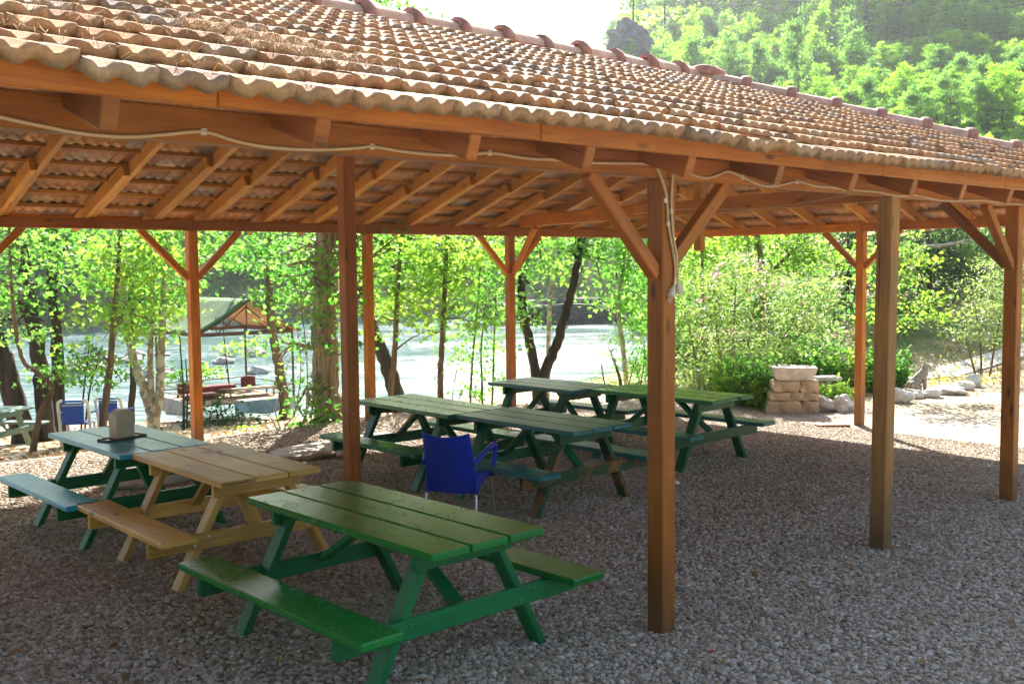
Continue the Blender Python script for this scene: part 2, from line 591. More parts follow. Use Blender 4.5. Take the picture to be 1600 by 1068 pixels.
M['marble'] = simple_mat('veined_marble', (.62, .56, .47), .6, .25, 7, bump=.25)
M['statue'] = simple_mat('statue_grey', (.32, .28, .23), .75, .6, 14, bump=.5)
def stripe_mat():
    m, nt, out = new_mat('striped_statue_paint')
    N = NT(nt)
    tc = N.n('ShaderNodeTexCoord')
    wv = N.n('ShaderNodeTexWave', ins={'Vector': (tc, 'Object'), 'Scale': 9.0, 'Distortion': 7.0, 'Detail': 2.0, 'Detail Scale': 1.5}, bands_direction='DIAGONAL')
    rp = N.ramp((wv, 0), [(.2, (.17, .14, .115)), (.5, (.33, .285, .23)), (.9, (.42, .37, .30))])
    b = N.n('ShaderNodeBsdfPrincipled', ins={'Base Color': (rp, 0), 'Roughness': .75})
    N.link(b, 0, out, 0)
    return m


M['statue'] = stripe_mat()
M['bark_dark'] = bark_mat('bark_dark', (.022, .017, .013), (.075, .058, .042))
M['bark_brown'] = bark_mat('bark_brown', (.08, .05, .03), (.22, .15, .09))
M['bark_poplar'] = bark_mat('bark_poplar', (.13, .10, .065), (.46, .38, .27), scale=14, stretch=(1.2, 1.2, .11), bump=1.0)
M['bark_plane'] = bark_mat('bark_plane', (.17, .14, .10), (.36, .31, .23), scale=6, stretch=(1, 1, .5), bump=.3, blotch=(.46, .43, .32))
M['bark_pine'] = bark_mat('bark_pine', (.05, .035, .03), (.15, .10, .075), scale=6)
M['leaf_plane'] = leaf_mat('leaf_plane', (0.065, 0.18, 0.035), (0.15, 0.31, 0.075), 0.64, (1.9, 2.0, 1.1))
M['leaf_yellow'] = leaf_mat('leaf_yellow', (0.1, 0.22, 0.035), (0.24, 0.36, 0.075), 0.66, (1.9, 1.9, 1.0))
M['leaf_green'] = leaf_mat('leaf_green', (0.04, 0.145, 0.03), (0.12, 0.27, 0.065), 0.6, (1.9, 2.0, 1.1))
M['leaf_olean'] = leaf_mat('leaf_oleander', (0.09, 0.15, 0.05), (0.29, 0.36, 0.17), 0.52, (1.7, 1.8, 0.9), rough=.45, spec=.3)
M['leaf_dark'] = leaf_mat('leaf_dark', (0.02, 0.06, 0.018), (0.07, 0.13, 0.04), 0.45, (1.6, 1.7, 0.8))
M['needle_lit'] = leaf_mat('needle_bright', (0.1, 0.22, 0.03), (0.23, 0.37, 0.05), 0.64, (2.0, 2.1, 0.8))
M['needle'] = leaf_mat('needle_green', (0.07, 0.17, 0.05), (0.16, 0.29, 0.08), 0.6, (1.9, 2.0, 1.0))
M['needle_far'] = leaf_mat('needle_far', (.075, .16, .055), (.16, .27, .10), 0.58, (1.8, 1.9, 1.0))
M['grass'] = leaf_mat('grass_blades', (.22, .22, .06), (.46, .38, .14), .5, (1.8, 1.8, .7))
M['dryleaf'] = leaf_mat('dry_leaves', (.22, .10, .03), (.45, .26, .10), .3, (1.3, 1.1, .7))
M['flower'] = leaf_mat('flower_pink', (.5, .16, .26), (.75, .45, .5), .4, (1.1, 1.1, 1.1))
M['straw'] = leaf_mat('pine_straw', (.17, .105, .05), (.44, .32, .18), .05, (1.1, 1.0, .8), rough=.95, spec=.02)


def tile_mat():
    m, nt, out = new_mat('terracotta_tile')
    N = NT(nt)
    tc = N.n('ShaderNodeTexCoord')
    tint = N.n('ShaderNodeAttribute', attribute_name='tint')
    rp = N.ramp((tint, 'Fac'), [(0, (.30, .20, .14)), (.12, (.46, .24, .13)), (.4, (.60, .28, .115)), (.7, (.66, .34, .145)), (.9, (.62, .39, .21)), (1, (.40, .34, .29))])
    no = N.n('ShaderNodeTexNoise', ins={'Vector': (tc, 'Object'), 'Scale': 7.0, 'Detail': 7.0, 'Roughness': .7})
    lich = N.ramp((no, 0), [(.52, (0, 0, 0)), (.72, (1, 1, 1))])
    c = N.mix(N.math('MULTIPLY', (lich, 0), .48), (rp, 0), (.24, .205, .14))
    n2 = N.n('ShaderNodeTexNoise', ins={'Vector': (tc, 'Object'), 'Scale': 1.1, 'Detail': 3.0})
    pat = N.ramp((n2, 0), [(.56, (0, 0, 0)), (.70, (1, 1, 1))])
    c = N.mix(N.math('MULTIPLY', (pat, 0), .36), c, (.27, .235, .21))
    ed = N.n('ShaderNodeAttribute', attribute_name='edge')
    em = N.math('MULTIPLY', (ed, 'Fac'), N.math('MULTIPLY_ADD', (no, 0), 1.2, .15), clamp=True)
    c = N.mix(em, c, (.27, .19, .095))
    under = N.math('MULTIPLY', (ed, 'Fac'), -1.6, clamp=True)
    c = N.mix(under, c, (.30, .125, .06))  # unweathered red clay below, with its shade put into the colour
    n3 = N.n('ShaderNodeTexNoise', ins={'Vector': (tc, 'Object'), 'Scale': 45.0, 'Detail': 4.0})
    sp = N.n('ShaderNodeMapRange', ins={'Value': (n3, 0), 'From Min': .3, 'From Max': .7, 'To Min': .8, 'To Max': 1.16})
    c = N.mix(1.0, c, (sp, 0), 'MULTIPLY')
    b = N.n('ShaderNodeBsdfPrincipled', ins={'Roughness': .8, 'Specular IOR Level': .25})
    nt.links.new(mixout(c), b.inputs['Base Color'])
    bp = N.n('ShaderNodeBump', ins={'Height': (n3, 0), 'Strength': .35, 'Distance': .008})
    N.link(bp, 0, b, 'Normal')
    N.link(b, 0, out, 0)
    return m


M['tile'] = tile_mat()
M['ridge'] = simple_mat('ridge_terracotta', (.66, .41, .29), .8, .25, 8, bump=.2)
M['collar'] = simple_mat('collar_terracotta', (.36, .165, .115), .85, .35, 10, bump=.4)
M['mortar'] = simple_mat('red_mortar', (.40, .19, .13), .9, .35, 14, bump=.6)


def ground_mat():
    m, nt, out = new_mat('yard_and_hillside')
    N = NT(nt)
    tc = N.n('ShaderNodeTexCoord')
    pos = (tc, 'Object')
    vo = N.n('ShaderNodeTexVoronoi', ins={'Vector': pos, 'Scale': 27.0, 'Randomness': 1.0})
    vo2 = N.n('ShaderNodeTexVoronoi', ins={'Vector': pos, 'Scale': 27.0, 'Randomness': 1.0, }, feature='DISTANCE_TO_EDGE')
    wn = N.n('ShaderNodeTexWhiteNoise', ins={'Vector': (vo, 'Color')})
    grv = N.ramp((wn, 0), [(0, (.27, .21, .15)), (.45, (.44, .36, .27)), (.85, (.58, .51, .42)), (1, (.70, .64, .56))])
    gap = N.ramp((vo2, 0), [(0, (.35, .35, .35)), (.09, (1, 1, 1))])
    gcol = N.mix(1.0, (grv, 0), (gap, 0), 'MULTIPLY')
    # dry earth with leaf litter
    n1 = N.n('ShaderNodeTexNoise', ins={'Vector': pos, 'Scale': .55, 'Detail': 8.0, 'Roughness': .65})
    n2 = N.n('ShaderNodeTexNoise', ins={'Vector': pos, 'Scale': 14.0, 'Detail': 6.0, 'Roughness': .7})
    earth = N.ramp((n2, 0), [(.3, (.26, .18, .11)), (.55, (.46, .36, .24)), (.75, (.60, .51, .37))])
    hill = N.ramp((n1, 0), [(.34, (.10, .15, .04)), (.50, (.22, .24, .09)), (.64, (.44, .32, .15)), (.78, (.52, .38, .24))])
    tn = N.n('ShaderNodeAttribute', attribute_name='zone')     # 0 gravel, .5 dry earth, 1 hillside
    e1 = N.n('ShaderNodeMapRange', ins={'Value': N.math('ADD', (tn, 'Fac'), N.math('MULTIPLY', N.math('SUBTRACT', (n1, 0), .5), .35)), 'From Min': .12, 'From Max': .38})
    e2 = N.n('ShaderNodeMapRange', ins={'Value': (tn, 'Fac'), 'From Min': .6, 'From Max': .9})
    c = N.mix((e1, 0), gcol, (earth, 0))
    c = N.mix((e2, 0), c, (hill, 0))
    e3 = N.n('ShaderNodeMapRange', ins={'Value': (tn, 'Fac'), 'From Min': 1.1, 'From Max': 1.5})
    c = N.mix((e3, 0), c, (.018, .026, .010))  # added rise behind the viewer, kept dark to cut its bounce light
    b = N.n('ShaderNodeBsdfPrincipled', ins={'Roughness': .9, 'Specular IOR Level': .2})
    nt.links.new(mixout(c), b.inputs['Base Color'])
    h = N.math('ADD', N.math('MULTIPLY', N.math('SUBTRACT', 1.0, (vo, 'Distance')), 1.0), N.math('MULTIPLY', (n2, 0), .5))
    bp = N.n('ShaderNodeBump', ins={'Height': h, 'Strength': .9, 'Distance': .03})
    N.link(bp, 0, b, 'Normal')
    N.link(b, 0, out, 0)
    return m


def water_mat():
    m, nt, out = new_mat('river_water')
    N = NT(nt)
    tc = N.n('ShaderNodeTexCoord')
    mp = N.n('ShaderNodeMapping', ins={'Vector': (tc, 'Object'), 'Scale': (.8, 2.4, 1), 'Rotation': (0, 0, .12)})
    w1 = N.n('ShaderNodeTexNoise', ins={'Vector': (mp, 0), 'Scale': 1.3, 'Detail': 6.0, 'Roughness': .66, 'Distortion': .6})
    w2 = N.n('ShaderNodeTexNoise', ins={'Vector': (mp, 0), 'Scale': .12, 'Detail': 3.0})
    st = N.n('ShaderNodeMapRange', ins={'Value': (w2, 0), 'From Min': .4, 'From Max': .62, 'To Min': .35, 'To Max': 1.0})
    foam = N.ramp((w1, 0), [(.50, (0, 0, 0)), (.62, (1, 1, 1))])
    sx_ = N.n('ShaderNodeSeparateXYZ', ins={0: (tc, 'Object')})
    lf = N.n('ShaderNodeMapRange', ins={'Value': (sx_, 0), 'From Min': 2.0, 'From Max': -9.0, 'To Min': .45, 'To Max': 1.0})
    ff = N.math('MULTIPLY', N.math('MULTIPLY', (foam, 0), (st, 0)), (lf, 0))
    col = N.mix(ff, (.085, .17, .165), (.55, .60, .60))
    b = N.n('ShaderNodeBsdfPrincipled', ins={'Roughness': .10, 'IOR': 1.333, 'Specular IOR Level': .25})
    nt.links.new(mixout(col), b.inputs['Base Color'])
    bp = N.n('ShaderNodeBump', ins={'Height': (w1, 0), 'Strength': (st, 0), 'Distance': .07})
    N.link(bp, 0, b, 'Normal')
    N.link(b, 0, out, 0)
    return m


# ------------------------------------------------------------------ terrain and water
def axis_pts(lo, hi, c, n, k):
    u = np.linspace(-1, 1, n)
    q = np.sinh(u * k) / np.sinh(k)
    return np.where(q < 0, c + q * (c - lo), c + q * (hi - c))


def make_ground():
    xs = axis_pts(-420, 420, 3, 320, 3.6)
    ys = axis_pts(-60, 620, 18, 320, 3.4)
    X, Y = np.meshgrid(xs, ys)
    Z = ground(X, Y)
    n, m_ = X.shape
    V = np.stack([X, Y, Z], -1).reshape(-1, 3)
    i = np.arange(n * m_).reshape(n, m_)
    F = np.stack([i[:-1, :-1], i[:-1, 1:], i[1:, 1:], i[1:, :-1]], -1).reshape(-1, 4)
    o = np_mesh('ground', V, F, None, ground_mat(), smooth=True)
    x, y = V[:, 0], V[:, 1]
    s = x * ES[0] + y * ES[1]
    t = x * ET[0] + y * ET[1]
    zone = np.clip((t - 13.2) / 5.0, 0, .5) + np.clip((s - 17.3 - .25 * np.maximum(6 - t, 0)) / 3.0, 0, .5) * (t > -30)
    d = .45 * (x - 8) + .89 * (y - 25.5)
    zone = np.maximum(np.clip(zone, 0, .5), np.clip(.5 + d / 6, 0, 1) * (d > 0) * (x > .05 * y))
    zone = np.where(y > 62, 1.0, zone)
    zone = np.where(y < -6.5 - .25 * np.abs(x + 4), 1.6, zone)  # added unseen rise, sent to the dark colour
    at = o.data.attributes.new('zone', 'FLOAT', 'POINT')
    at.data.foreach_set('value', zone.astype(np.float32))
    tag(o, kind='structure')
    o['label'] = 'pale gravel yard sloping to the river and wooded hillside'
    # river
    me = MB()
    me.add([(-420, 15, WATER), (420, 15, WATER), (420, 420, WATER), (-420, 420, WATER)], [[0, 1, 2, 3]])
    w = me.build('water', water_mat())
    tag(w, kind='structure')
    w['label'] = 'bright glittering river behind the trees'
    return o


GROUND = make_ground()


# ------------------------------------------------------------------ loose gravel (uncountable)
def stones_group():
    m, nt, out = new_mat('gravel_stone')
    N = NT(nt)
    oi = N.n('ShaderNodeObjectInfo')
    rp = N.ramp((oi, 'Random'), [(0, (.20, .155, .115)), (.3, (.39, .305, .21)), (.62, (.49, .405, .305)), (.88, (.59, .52, .43)), (.96, (.72, .67, .59)), (1, (.36, .23, .15))])
    tc = N.n('ShaderNodeTexCoord')
    no = N.n('ShaderNodeTexNoise', ins={'Vector': (tc, 'Object'), 'Scale': 3.0, 'Detail': 5.0})
    mr = N.n('ShaderNodeMapRange', ins={'Value': (no, 0), 'From Min': .3, 'From Max': .7, 'To Min': .8, 'To Max': 1.15})
    c = N.mix(1.0, (rp, 0), (mr, 0), 'MULTIPLY')
    pn = N.n('ShaderNodeTexNoise', ins={'Vector': (oi, 'Location'), 'Scale': .8, 'Detail': 5.0, 'Roughness': .65})
    pr_ = N.ramp((pn, 0), [(.45, (0, 0, 0)), (.68, (1, 1, 1))])
    c = N.mix(N.math('MULTIPLY', (pr_, 0), .4), c, (.29, .215, .145))
    b = N.n('ShaderNodeBsdfPrincipled', ins={'Roughness': .8, 'Specular IOR Level': .3})
    nt.links.new(mixout(c), b.inputs['Base Color'])
    N.link(b, 0, out, 0)

    g = bpy.data.node_groups.new('scatter_stones', 'GeometryNodeTree')
    g.interface.new_socket('Geometry', in_out='INPUT', socket_type='NodeSocketGeometry')
    g.interface.new_socket('Geometry', in_out='OUTPUT', socket_type='NodeSocketGeometry')
    L = g.links
    nn = g.nodes.new
    gi, go = nn('NodeGroupInput'), nn('NodeGroupOutput')
    dist = nn('GeometryNodeDistributePointsOnFaces')
    dist.distribute_method = 'RANDOM'
    na = nn('GeometryNodeInputNamedAttribute'); na.data_type = 'FLOAT'; na.inputs['Name'].default_value = 'dens'
    L.new(na.outputs['Attribute'], dist.inputs['Density'])
    L.new(gi.outputs[0], dist.inputs['Mesh'])
    gti = nn('GeometryNodeGeometryToInstance')
    for k in range(5):
        ico = nn('GeometryNodeMeshIcoSphere')
        ico.inputs['Radius'].default_value = 1.0
        ico.inputs['Subdivisions'].default_value = 2
        sp = nn('GeometryNodeSetPosition')
        pos = nn('GeometryNodeInputPosition')
        add = nn('ShaderNodeVectorMath'); add.operation = 'ADD'; add.inputs[1].default_value = (k * 7.3, k * 3.1, k * 5.7)
        L.new(pos.outputs[0], add.inputs[0])
        nz = nn('ShaderNodeTexNoise'); nz.inputs['Scale'].default_value = .95; nz.inputs['Detail'].default_value = 1.5
        L.new(add.outputs[0], nz.inputs['Vector'])
        sub = nn('ShaderNodeVectorMath'); sub.operation = 'SUBTRACT'; sub.inputs[1].default_value = (.5, .5, .5)
        L.new(nz.outputs['Color'], sub.inputs[0])
        sc = nn('ShaderNodeVectorMath'); sc.operation = 'SCALE'; sc.inputs['Scale'].default_value = 1.25
        L.new(sub.outputs[0], sc.inputs[0])
        L.new(ico.outputs[0], sp.inputs[0])
        L.new(sc.outputs[0], sp.inputs['Offset'])
        tr = nn('GeometryNodeTransform')
        tr.inputs['Scale'].default_value = ((1.25, .9, .62), (1.0, 1.0, .7), (1.4, .8, .6), (1.1, .85, .55), (.9, 1.1, .8))[k]
        L.new(sp.outputs[0], tr.inputs[0])
        L.new(tr.outputs[0], gti.inputs[0])
    iop = nn('GeometryNodeInstanceOnPoints')
    iop.inputs['Pick Instance'].default_value = True
    L.new(dist.outputs['Points'], iop.inputs['Points'])
    L.new(gti.outputs[0], iop.inputs['Instance'])
    rr = nn('FunctionNodeRandomValue'); rr.data_type = 'FLOAT_VECTOR'
    rr.inputs[0].default_value = (-.5, -.5, 0); rr.inputs[1].default_value = (.5, .5, 6.283)
    L.new(rr.outputs[0], iop.inputs['Rotation'])
    rs = nn('FunctionNodeRandomValue'); rs.data_type = 'FLOAT'
    rs.inputs[2].default_value = .0; rs.inputs[3].default_value = 1.0
    rs.inputs['Seed'].default_value = 5
    pw = nn('ShaderNodeMath'); pw.operation = 'POWER'; pw.inputs[1].default_value = 2.2
    L.new(rs.outputs[1], pw.inputs[0])
    mr2 = nn('ShaderNodeMath'); mr2.operation = 'MULTIPLY_ADD'; mr2.inputs[1].default_value = .0115; mr2.inputs[2].default_value = .0108
    L.new(pw.outputs[0], mr2.inputs[0])
    L.new(mr2.outputs[0], iop.inputs['Scale'])
    sm = nn('GeometryNodeSetMaterial'); sm.inputs['Material'].default_value = m
    L.new(iop.outputs[0], sm.inputs[0])
    L.new(sm.outputs[0], go.inputs[0])
    return g, m


def make_gravel():
    g, m = stones_group()
    ss_, ts_ = np.arange(.4, 15.6, .25), np.arange(.6, 13.6, .25)
    V, F, D = [], [], []
    idx = {}
    for s in ss_:
        for t in ts_:
            p = W(s, t)
            if p.y < 4.6: continue
            u = p.x / p.y
            if abs(u) > .56: continue
            idx[(round(s, 2), round(t, 2))] = len(V)
            V.append((p.x, p.y, gz(p.x, p.y) + .002))
            d = p.y
            q = (2000 if d < 8 else 2000 - 1250 * min(1, (d - 8) / 7)) * (.55 + .75 * float(vnoise(s * .9, t * .9, 8)))
            D.append(q)
    for (s, t), i in idx.items():
        k = [(s + .25, t), (s + .25, t + .25), (s, t + .25)]
        k = [(round(a, 2), round(b, 2)) for a, b in k]
        if all(q in idx for q in k):
            F.append([i] + [idx[q] for q in k])
    o = np_mesh('gravel', np.array(V), np.array(F), None, m)
    at = o.data.attributes.new('dens', 'FLOAT', 'POINT')
    at.data.foreach_set('value', np.array(D, np.float32))
    md = o.modifiers.new('stones', 'NODES')
    md.node_group = g
    tag(o, 'loose grey and brown gravel stones covering the yard', 'gravel', kind='stuff')


make_gravel()

# ------------------------------------------------------------------ the pavilion
PAV = empty('pavilion', (0, 0, 0), ANG, 'open timber pavilion with a hipped red tile roof over the picnic tables', 'pavilion')
TF, TR, SE = 4.15, 13.09, 15.85
ZB, ZBT = 2.83, 2.97
SLOPE = .35
TMID = (TF + TR) / 2
EF, ER, EE = 3.70, 13.54, 16.30          # eave lines
S0 = -3.2
POST = .128


def zr_bot(t):                             # underside of front rafters
    return 2.96 + SLOPE * (t - TF)


def post(s, t, z0, z1, mat='timber', w=POST, dx=0, dy=0):
    MB().board((s - dx, t - dy, z0), (s + dx, t + dy, z1), w, w, up=(1, 0, 0), bev=.008).build('post', M[mat], PAV)


def grd(s, t):
    p = W(s, t)
    return gz(p.x, p.y)


post(.4, TF, -.1, ZB, 'timber')
post(5.06, TF, -.1, ZB, 'timber', .128)
post(7.86, TF, -.1, ZB, 'timber_dull', .13, dx=.03)
post(10.32, TF, -.1, ZB, 'timber', .128)
post(13.1, TF, -.3, ZB, 'timber')
post(SE, TF, -.5, ZB, 'timber')
for s, mt in ((.5, 'timber'), (3.45, 'timber'), (6.27, 'timber'), (9.07, 'timber'), (11.97, 'timber'), (SE, 'timber')):
    post(s, TR, grd(s, TR) - .1, ZB, mt)
post(SE, 8.8, -.5, ZB, 'timber', .13)
post(5.74, TMID, -.1, 4.55, 'timber_red', .13)       # ridge post
post(-.2, TMID, -.1, 4.55, 'timber_red', .13)
MB().board((11.3, TMID, 2.5), (11.3, TMID, 4.6), .11, .11, up=(1, 0, 0)).build('king_post', M['rafter'], PAV)

# wall plates, each length between posts its own timber
fs = [S0, .4, 5.06, 7.86, 10.32, 13.1, SE]
for a, b in zip(fs[:-1], fs[1:]):
    MB().board((a + .002, TF, (ZB + ZBT) / 2), (b - .002, TF, (ZB + ZBT) / 2), .105, ZBT - ZB).build('beam', M['timber'], PAV)
rs_ = [S0, .5, 3.45, 6.27, 11.9, SE]
for a, b in zip(rs_[:-1], rs_[1:]):
    MB().board((a + .002, TR, ZB + .065), (b - .002, TR, ZB + .065), .105, .13).build('beam', M['timber_red'], PAV)
for a, b in ((TF + .055, 8.8), (8.8, TR - .055)):
    MB().board((SE, a, ZB + .065), (SE, b, ZB + .065), .105, .13).build('beam', M['timber'], PAV)
# tie beams carrying the ridge end
MB().board((10.32, 4.42, 3.065), (11.97, 12.8, 3.065), .09, .19).build('tie_beam', M['timber'], PAV)

# braces
def brace(p0, p1, mat='timber', w=.075, h=.085, up=(0, 0, 1)):
    MB().board(p0, p1, w, h, up=up).build('brace', M[mat], PAV)


def brace_s(s, t, side, z0=2.28, run=.62, mat='timber'):
    brace((s + side * .06, t, z0), (s + side * (run + .06), t, ZB + .005), mat)


brace_s(5.06, TF, -1, 2.25, .60, 'timber_red'); brace_s(5.06, TF, 1, 2.3, .60, 'timber')
brace_s(10.32, TF, -1, 2.25, .60, 'timber')
brace((10.32, TF + .06, 2.27), (10.32, TF + .70, 2.9), 'timber_red')
for s in (3.45, 6.27, 11.97):
    brace_s(s, TR, -1, 2.2, .64); brace_s(s, TR, 1, 2.2, .64)
brace((11.99, TR - .06, 2.22), (11.85, TR - .75, 2.95), 'timber')
for sg in (-1, 1):
    brace((SE, 8.8 + sg * .06, 2.25), (SE, 8.8 + sg * .68, ZB + .005))


# rafters
def zf(t): return zr_bot(t)
def zrr(t): return zr_bot(TF + (TR - t))


RW, RH = .07, .15
HIPF = lambda t: EE - (t - EF)          # s of the front hip at t
HIPR = lambda t: EE - (ER - t)
S_END = EE - (TMID - EF)                # ridge end

front_s = [-2.6, -1.75, -.9, -.05, .75, 1.5, 2.38, 3.2, 3.98, 4.82, 5.72, 6.62, 7.48, 8.3, 9.2, 10.05, 10.9, 11.75, 12.6, 13.45, 14.3, 15.15]
rear_s = [-2.3, -1.45, -.6, .25, 1.2, 2.15, 3.05, 3.96, 4.98, 5.84, 6.56, 7.41, 8.22, 9.07, 9.92, 10.8, 11.72, 12.6, 13.45, 14.3, 15.15]
for s in front_s:
    t1 = min(TMID - .03, EF + (EE - s) - .15)
    t0 = EF + .035
    if t1 - t0 < .4: continue
    MB().board((s, t0, zf(t0) + RH / 2 - .02), (s, t1, zf(t1) + RH / 2 - .02), RW, RH).build('rafter', M['timber_red'], PAV)
for i, s in enumerate(rear_s):
    t1 = max(TMID + .03, ER - (EE - s) + .15)
    tj = max(TR - 1.35 - .25 * math.sin(i * 2.3), t1)
    MB().board((s, TR + .10, zrr(TR + .10) + RH / 2), (s, t1, zrr(t1) + RH / 2), RW, RH).build('rafter', M['rafter'], PAV)
    if tj - t1 > .3:
        # sistered tail running out to the eave
        MB().board((s - .073, ER - .03, zrr(ER - .03) + RH / 2 - .012), (s - .073, tj, zrr(tj) + RH / 2 - .012), RW, RH).build('rafter_tail', M['rafter'], PAV)


def ze(s): return zr_bot(TF + (SE - s))


for t in (4.6, 5.4, 6.25, 7.1, 7.87, 8.66, 9.67, 10.43, 11.3, 12.1, 12.75):
    lim = S_END + .05 + abs(t - TMID)
    s1 = max(lim + .12, S_END + .1)
    if EE - s1 < .5: continue
    MB().board((EE - .03, t, ze(EE - .03) + RH / 2 - .01), (s1, t, ze(s1) + RH / 2 - .01), RW, RH).build('rafter', M['rafter'], PAV)
# hip rafters and ridge beam
for sg in (-1, 1):
    t_c = EF + .05 if sg < 0 else ER - .05
    MB().board((EE - .05, t_c, zr_bot(EF + .05) + .05), (S_END, TMID, zr_bot(TMID) + .05), .08, .17).build('hip_rafter', M['rafter'], PAV)
MB().board((S0, TMID, zr_bot(TMID) + .06), (S_END + .06, TMID, zr_bot(TMID) + .06), .08, .16).build('ridge_beam', M['rafter'], PAV)

# fascia boards
fz = 2.968
for a, b in ((S0, 1.9), (1.9, 3.6), (3.6, 6.95), (6.95, 9.0), (9.0, 12.6), (12.6, EE)):
    MB().board((a, EF + .012, fz), (b - .004, EF + .012, fz), .026, .105, tint=.55 + random.random() * .3).build('fascia', M['timber'], PAV)
MB().board((EE - .012, EF + .05, fz), (EE - .012, ER - .05, fz), .026, .105).build('fascia', M['timber'], PAV)
MB().board((S0, ER - .012, fz), (EE, ER - .012, fz), .026, .105).build('fascia', M['timber'], PAV)

# tile slopes
TW, EXP = .268, .405


def zbase_f(t): return zr_bot(t) + RH - .005   # top of battens at t


def tile_profile(n=11):
    xs = np.linspace(0, 1, n)
    ph = xs * 2 * np.pi * 2
    h = .015 * (1 - 2 * ((1 - np.cos(ph)) / 2) ** 2.0)
    return xs, h


def make_tiles(name, length_rng, rows, to_world, keep, cut_planes, rng):
    """to_world(a, q) -> (s, t, z) at distance q up the slope, a along the eave; plus up offset"""
    xs, hp = tile_profile(11)
    n = len(xs)
    Vs, Ts, Fs, Es = [], [], [], []
    a0, a1 = length_rng
    ncol = int((a1 - a0) / TW) + 1
    off = 0
    for r in range(rows):
        for c in range(ncol):
            a = a0 + c * TW
            if not keep(a + TW / 2, r * EXP + EXP / 2): continue
            ja, jq, jz, jr = rng.normal(0, .003), rng.normal(0, .011), abs(rng.normal(0, .005)), rng.normal(0, .012)
            if rng.random() < .08: jq += rng.normal(0, .03); jz += .010; jr += rng.normal(0, .025)
            tint = rng.random()
            if rng.random() < .08: tint = .02
            q0, q1 = r * EXP - .06 + jq, (r + 1) * EXP + .035 + jq
            vs = []
            for q, lift in ((q0, .068), (q0 + .03, .070), (q1, .008)):
                for i in range(n):
                    aa = a + ja + xs[i] * (TW - .003) + jr * (q - q0)
                    vs.append((aa, q, lift + hp[i] + jz))
            thick = .050
            for q, lift in ((q0 + .006, .068), (q1, .008)):
                for i in range(n):
                    th_ = thick if q < q1 else .02
                    vs.append((a + ja + xs[i] * (TW - .003) + jr * (q - q0), q, lift + hp[i] + jz - th_))
            fs_ = []
            for k in range(2):
                for i in range(n - 1):
                    fs_.append((k * n + i, k * n + i + 1, (k + 1) * n + i + 1, (k + 1) * n + i))
            for i in range(n - 1):
                fs_.append((3 * n + i, 3 * n + i + 1, i + 1, i))                     # lip
                fs_.append((4 * n + i, 4 * n + i + 1, 3 * n + i + 1, 3 * n + i))     # underside
            fs_.append((3 * n, 0, 2 * n, 4 * n))
            fs_.append((n - 1, 4 * n - 1, 5 * n - 1, 3 * n - 1))
            for (aa, q, hgt) in vs:
                Vs.append(to_world(aa, q, hgt))
            Ts += [tint] * len(vs)
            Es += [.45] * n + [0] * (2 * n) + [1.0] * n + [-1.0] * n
            for f in fs_: Fs.append([off + i for i in f])
            off += len(vs)
    o = np_mesh(name, np.array(Vs), np.array(Fs), Ts, M['tile'], PAV)
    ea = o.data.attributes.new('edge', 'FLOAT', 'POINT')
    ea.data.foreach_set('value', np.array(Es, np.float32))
    if cut_planes:
        bm = bmesh.new()
        bm.from_mesh(o.data)
        for co, no in cut_planes:
            bmesh.ops.bisect_plane(bm, geom=bm.verts[:] + bm.edges[:] + bm.faces[:], plane_co=co, plane_no=no, clear_outer=True)
        bm.to_mesh(o.data)
        bm.free()
    return o


rng = np.random.default_rng(11)
SL = math.hypot(1, SLOPE)
CS, SN = 1 / SL, SLOPE / SL
rows = int((TMID - EF + .04) * SL / EXP) + 1
zE = zbase_f(EF)
hipn = Vector((1, 1, 0)).normalized()


def sag(a):
    return -.025 * math.exp(-((a - 2.2) / 1.6) ** 2) - .012 * math.sin(a * 1.3)


make_tiles('roof_slope', (S0, EE + .3), rows,
           lambda a, q, h: (a, EF - .05 + q * CS - h * SN, zE + .0 + q * SN + h * CS + .032 + sag(a) * max(0, 1 - q / 3)),
           lambda a, q: a < EE + .1 - q * CS + .7 and q * CS < TMID - EF + .3,
           [((EE, EF, 0), Vector((1, 1, 0)).normalized()), ((0, TMID, 0), Vector((0, 1, 0)))], rng)
make_tiles('roof_slope', (-EE - .3, -S0), rows,
           lambda a, q, h: (-a, ER + .05 - q * CS + h * SN, zE + q * SN + h * CS + .032),
           lambda a, q: -a < EE + .1 - q * CS + .7 and q * CS < TMID - EF + .3,
           [((EE, ER, 0), Vector((1, -1, 0)).normalized()), ((0, TMID, 0), Vector((0, -1, 0)))], rng)
make_tiles('roof_slope', (EF - .3, ER + .3), rows,
           lambda a, q, h: (EE + .05 - q * CS + h * SN, a, zE + q * SN + h * CS + .032),
           lambda a, q: True,
           [((EE, EF, 0), Vector((-1, -1, 0)).normalized()), ((EE, ER, 0), Vector((-1, 1, 0)).normalized())], rng)

# battens under the tiles
for k in range(rows - 1):
    q = k * EXP + .10
    for sg in (0, 1):
        t = EF + q * CS if sg == 0 else ER - q * CS
        z = zE + q * SN - .012
        e1 = EE - q * CS
        MB().board((S0, t, z), (e1, t, z), .05, .045, bev=.003).build('batten', M['rafter'], PAV)
    ta, tb = EF + q * CS, ER - q * CS
    if tb - ta > .3:
        MB().board((EE - q * CS, ta, z), (EE - q * CS, tb, z), .045, .03, bev=.003).build('batten', M['rafter'], PAV)


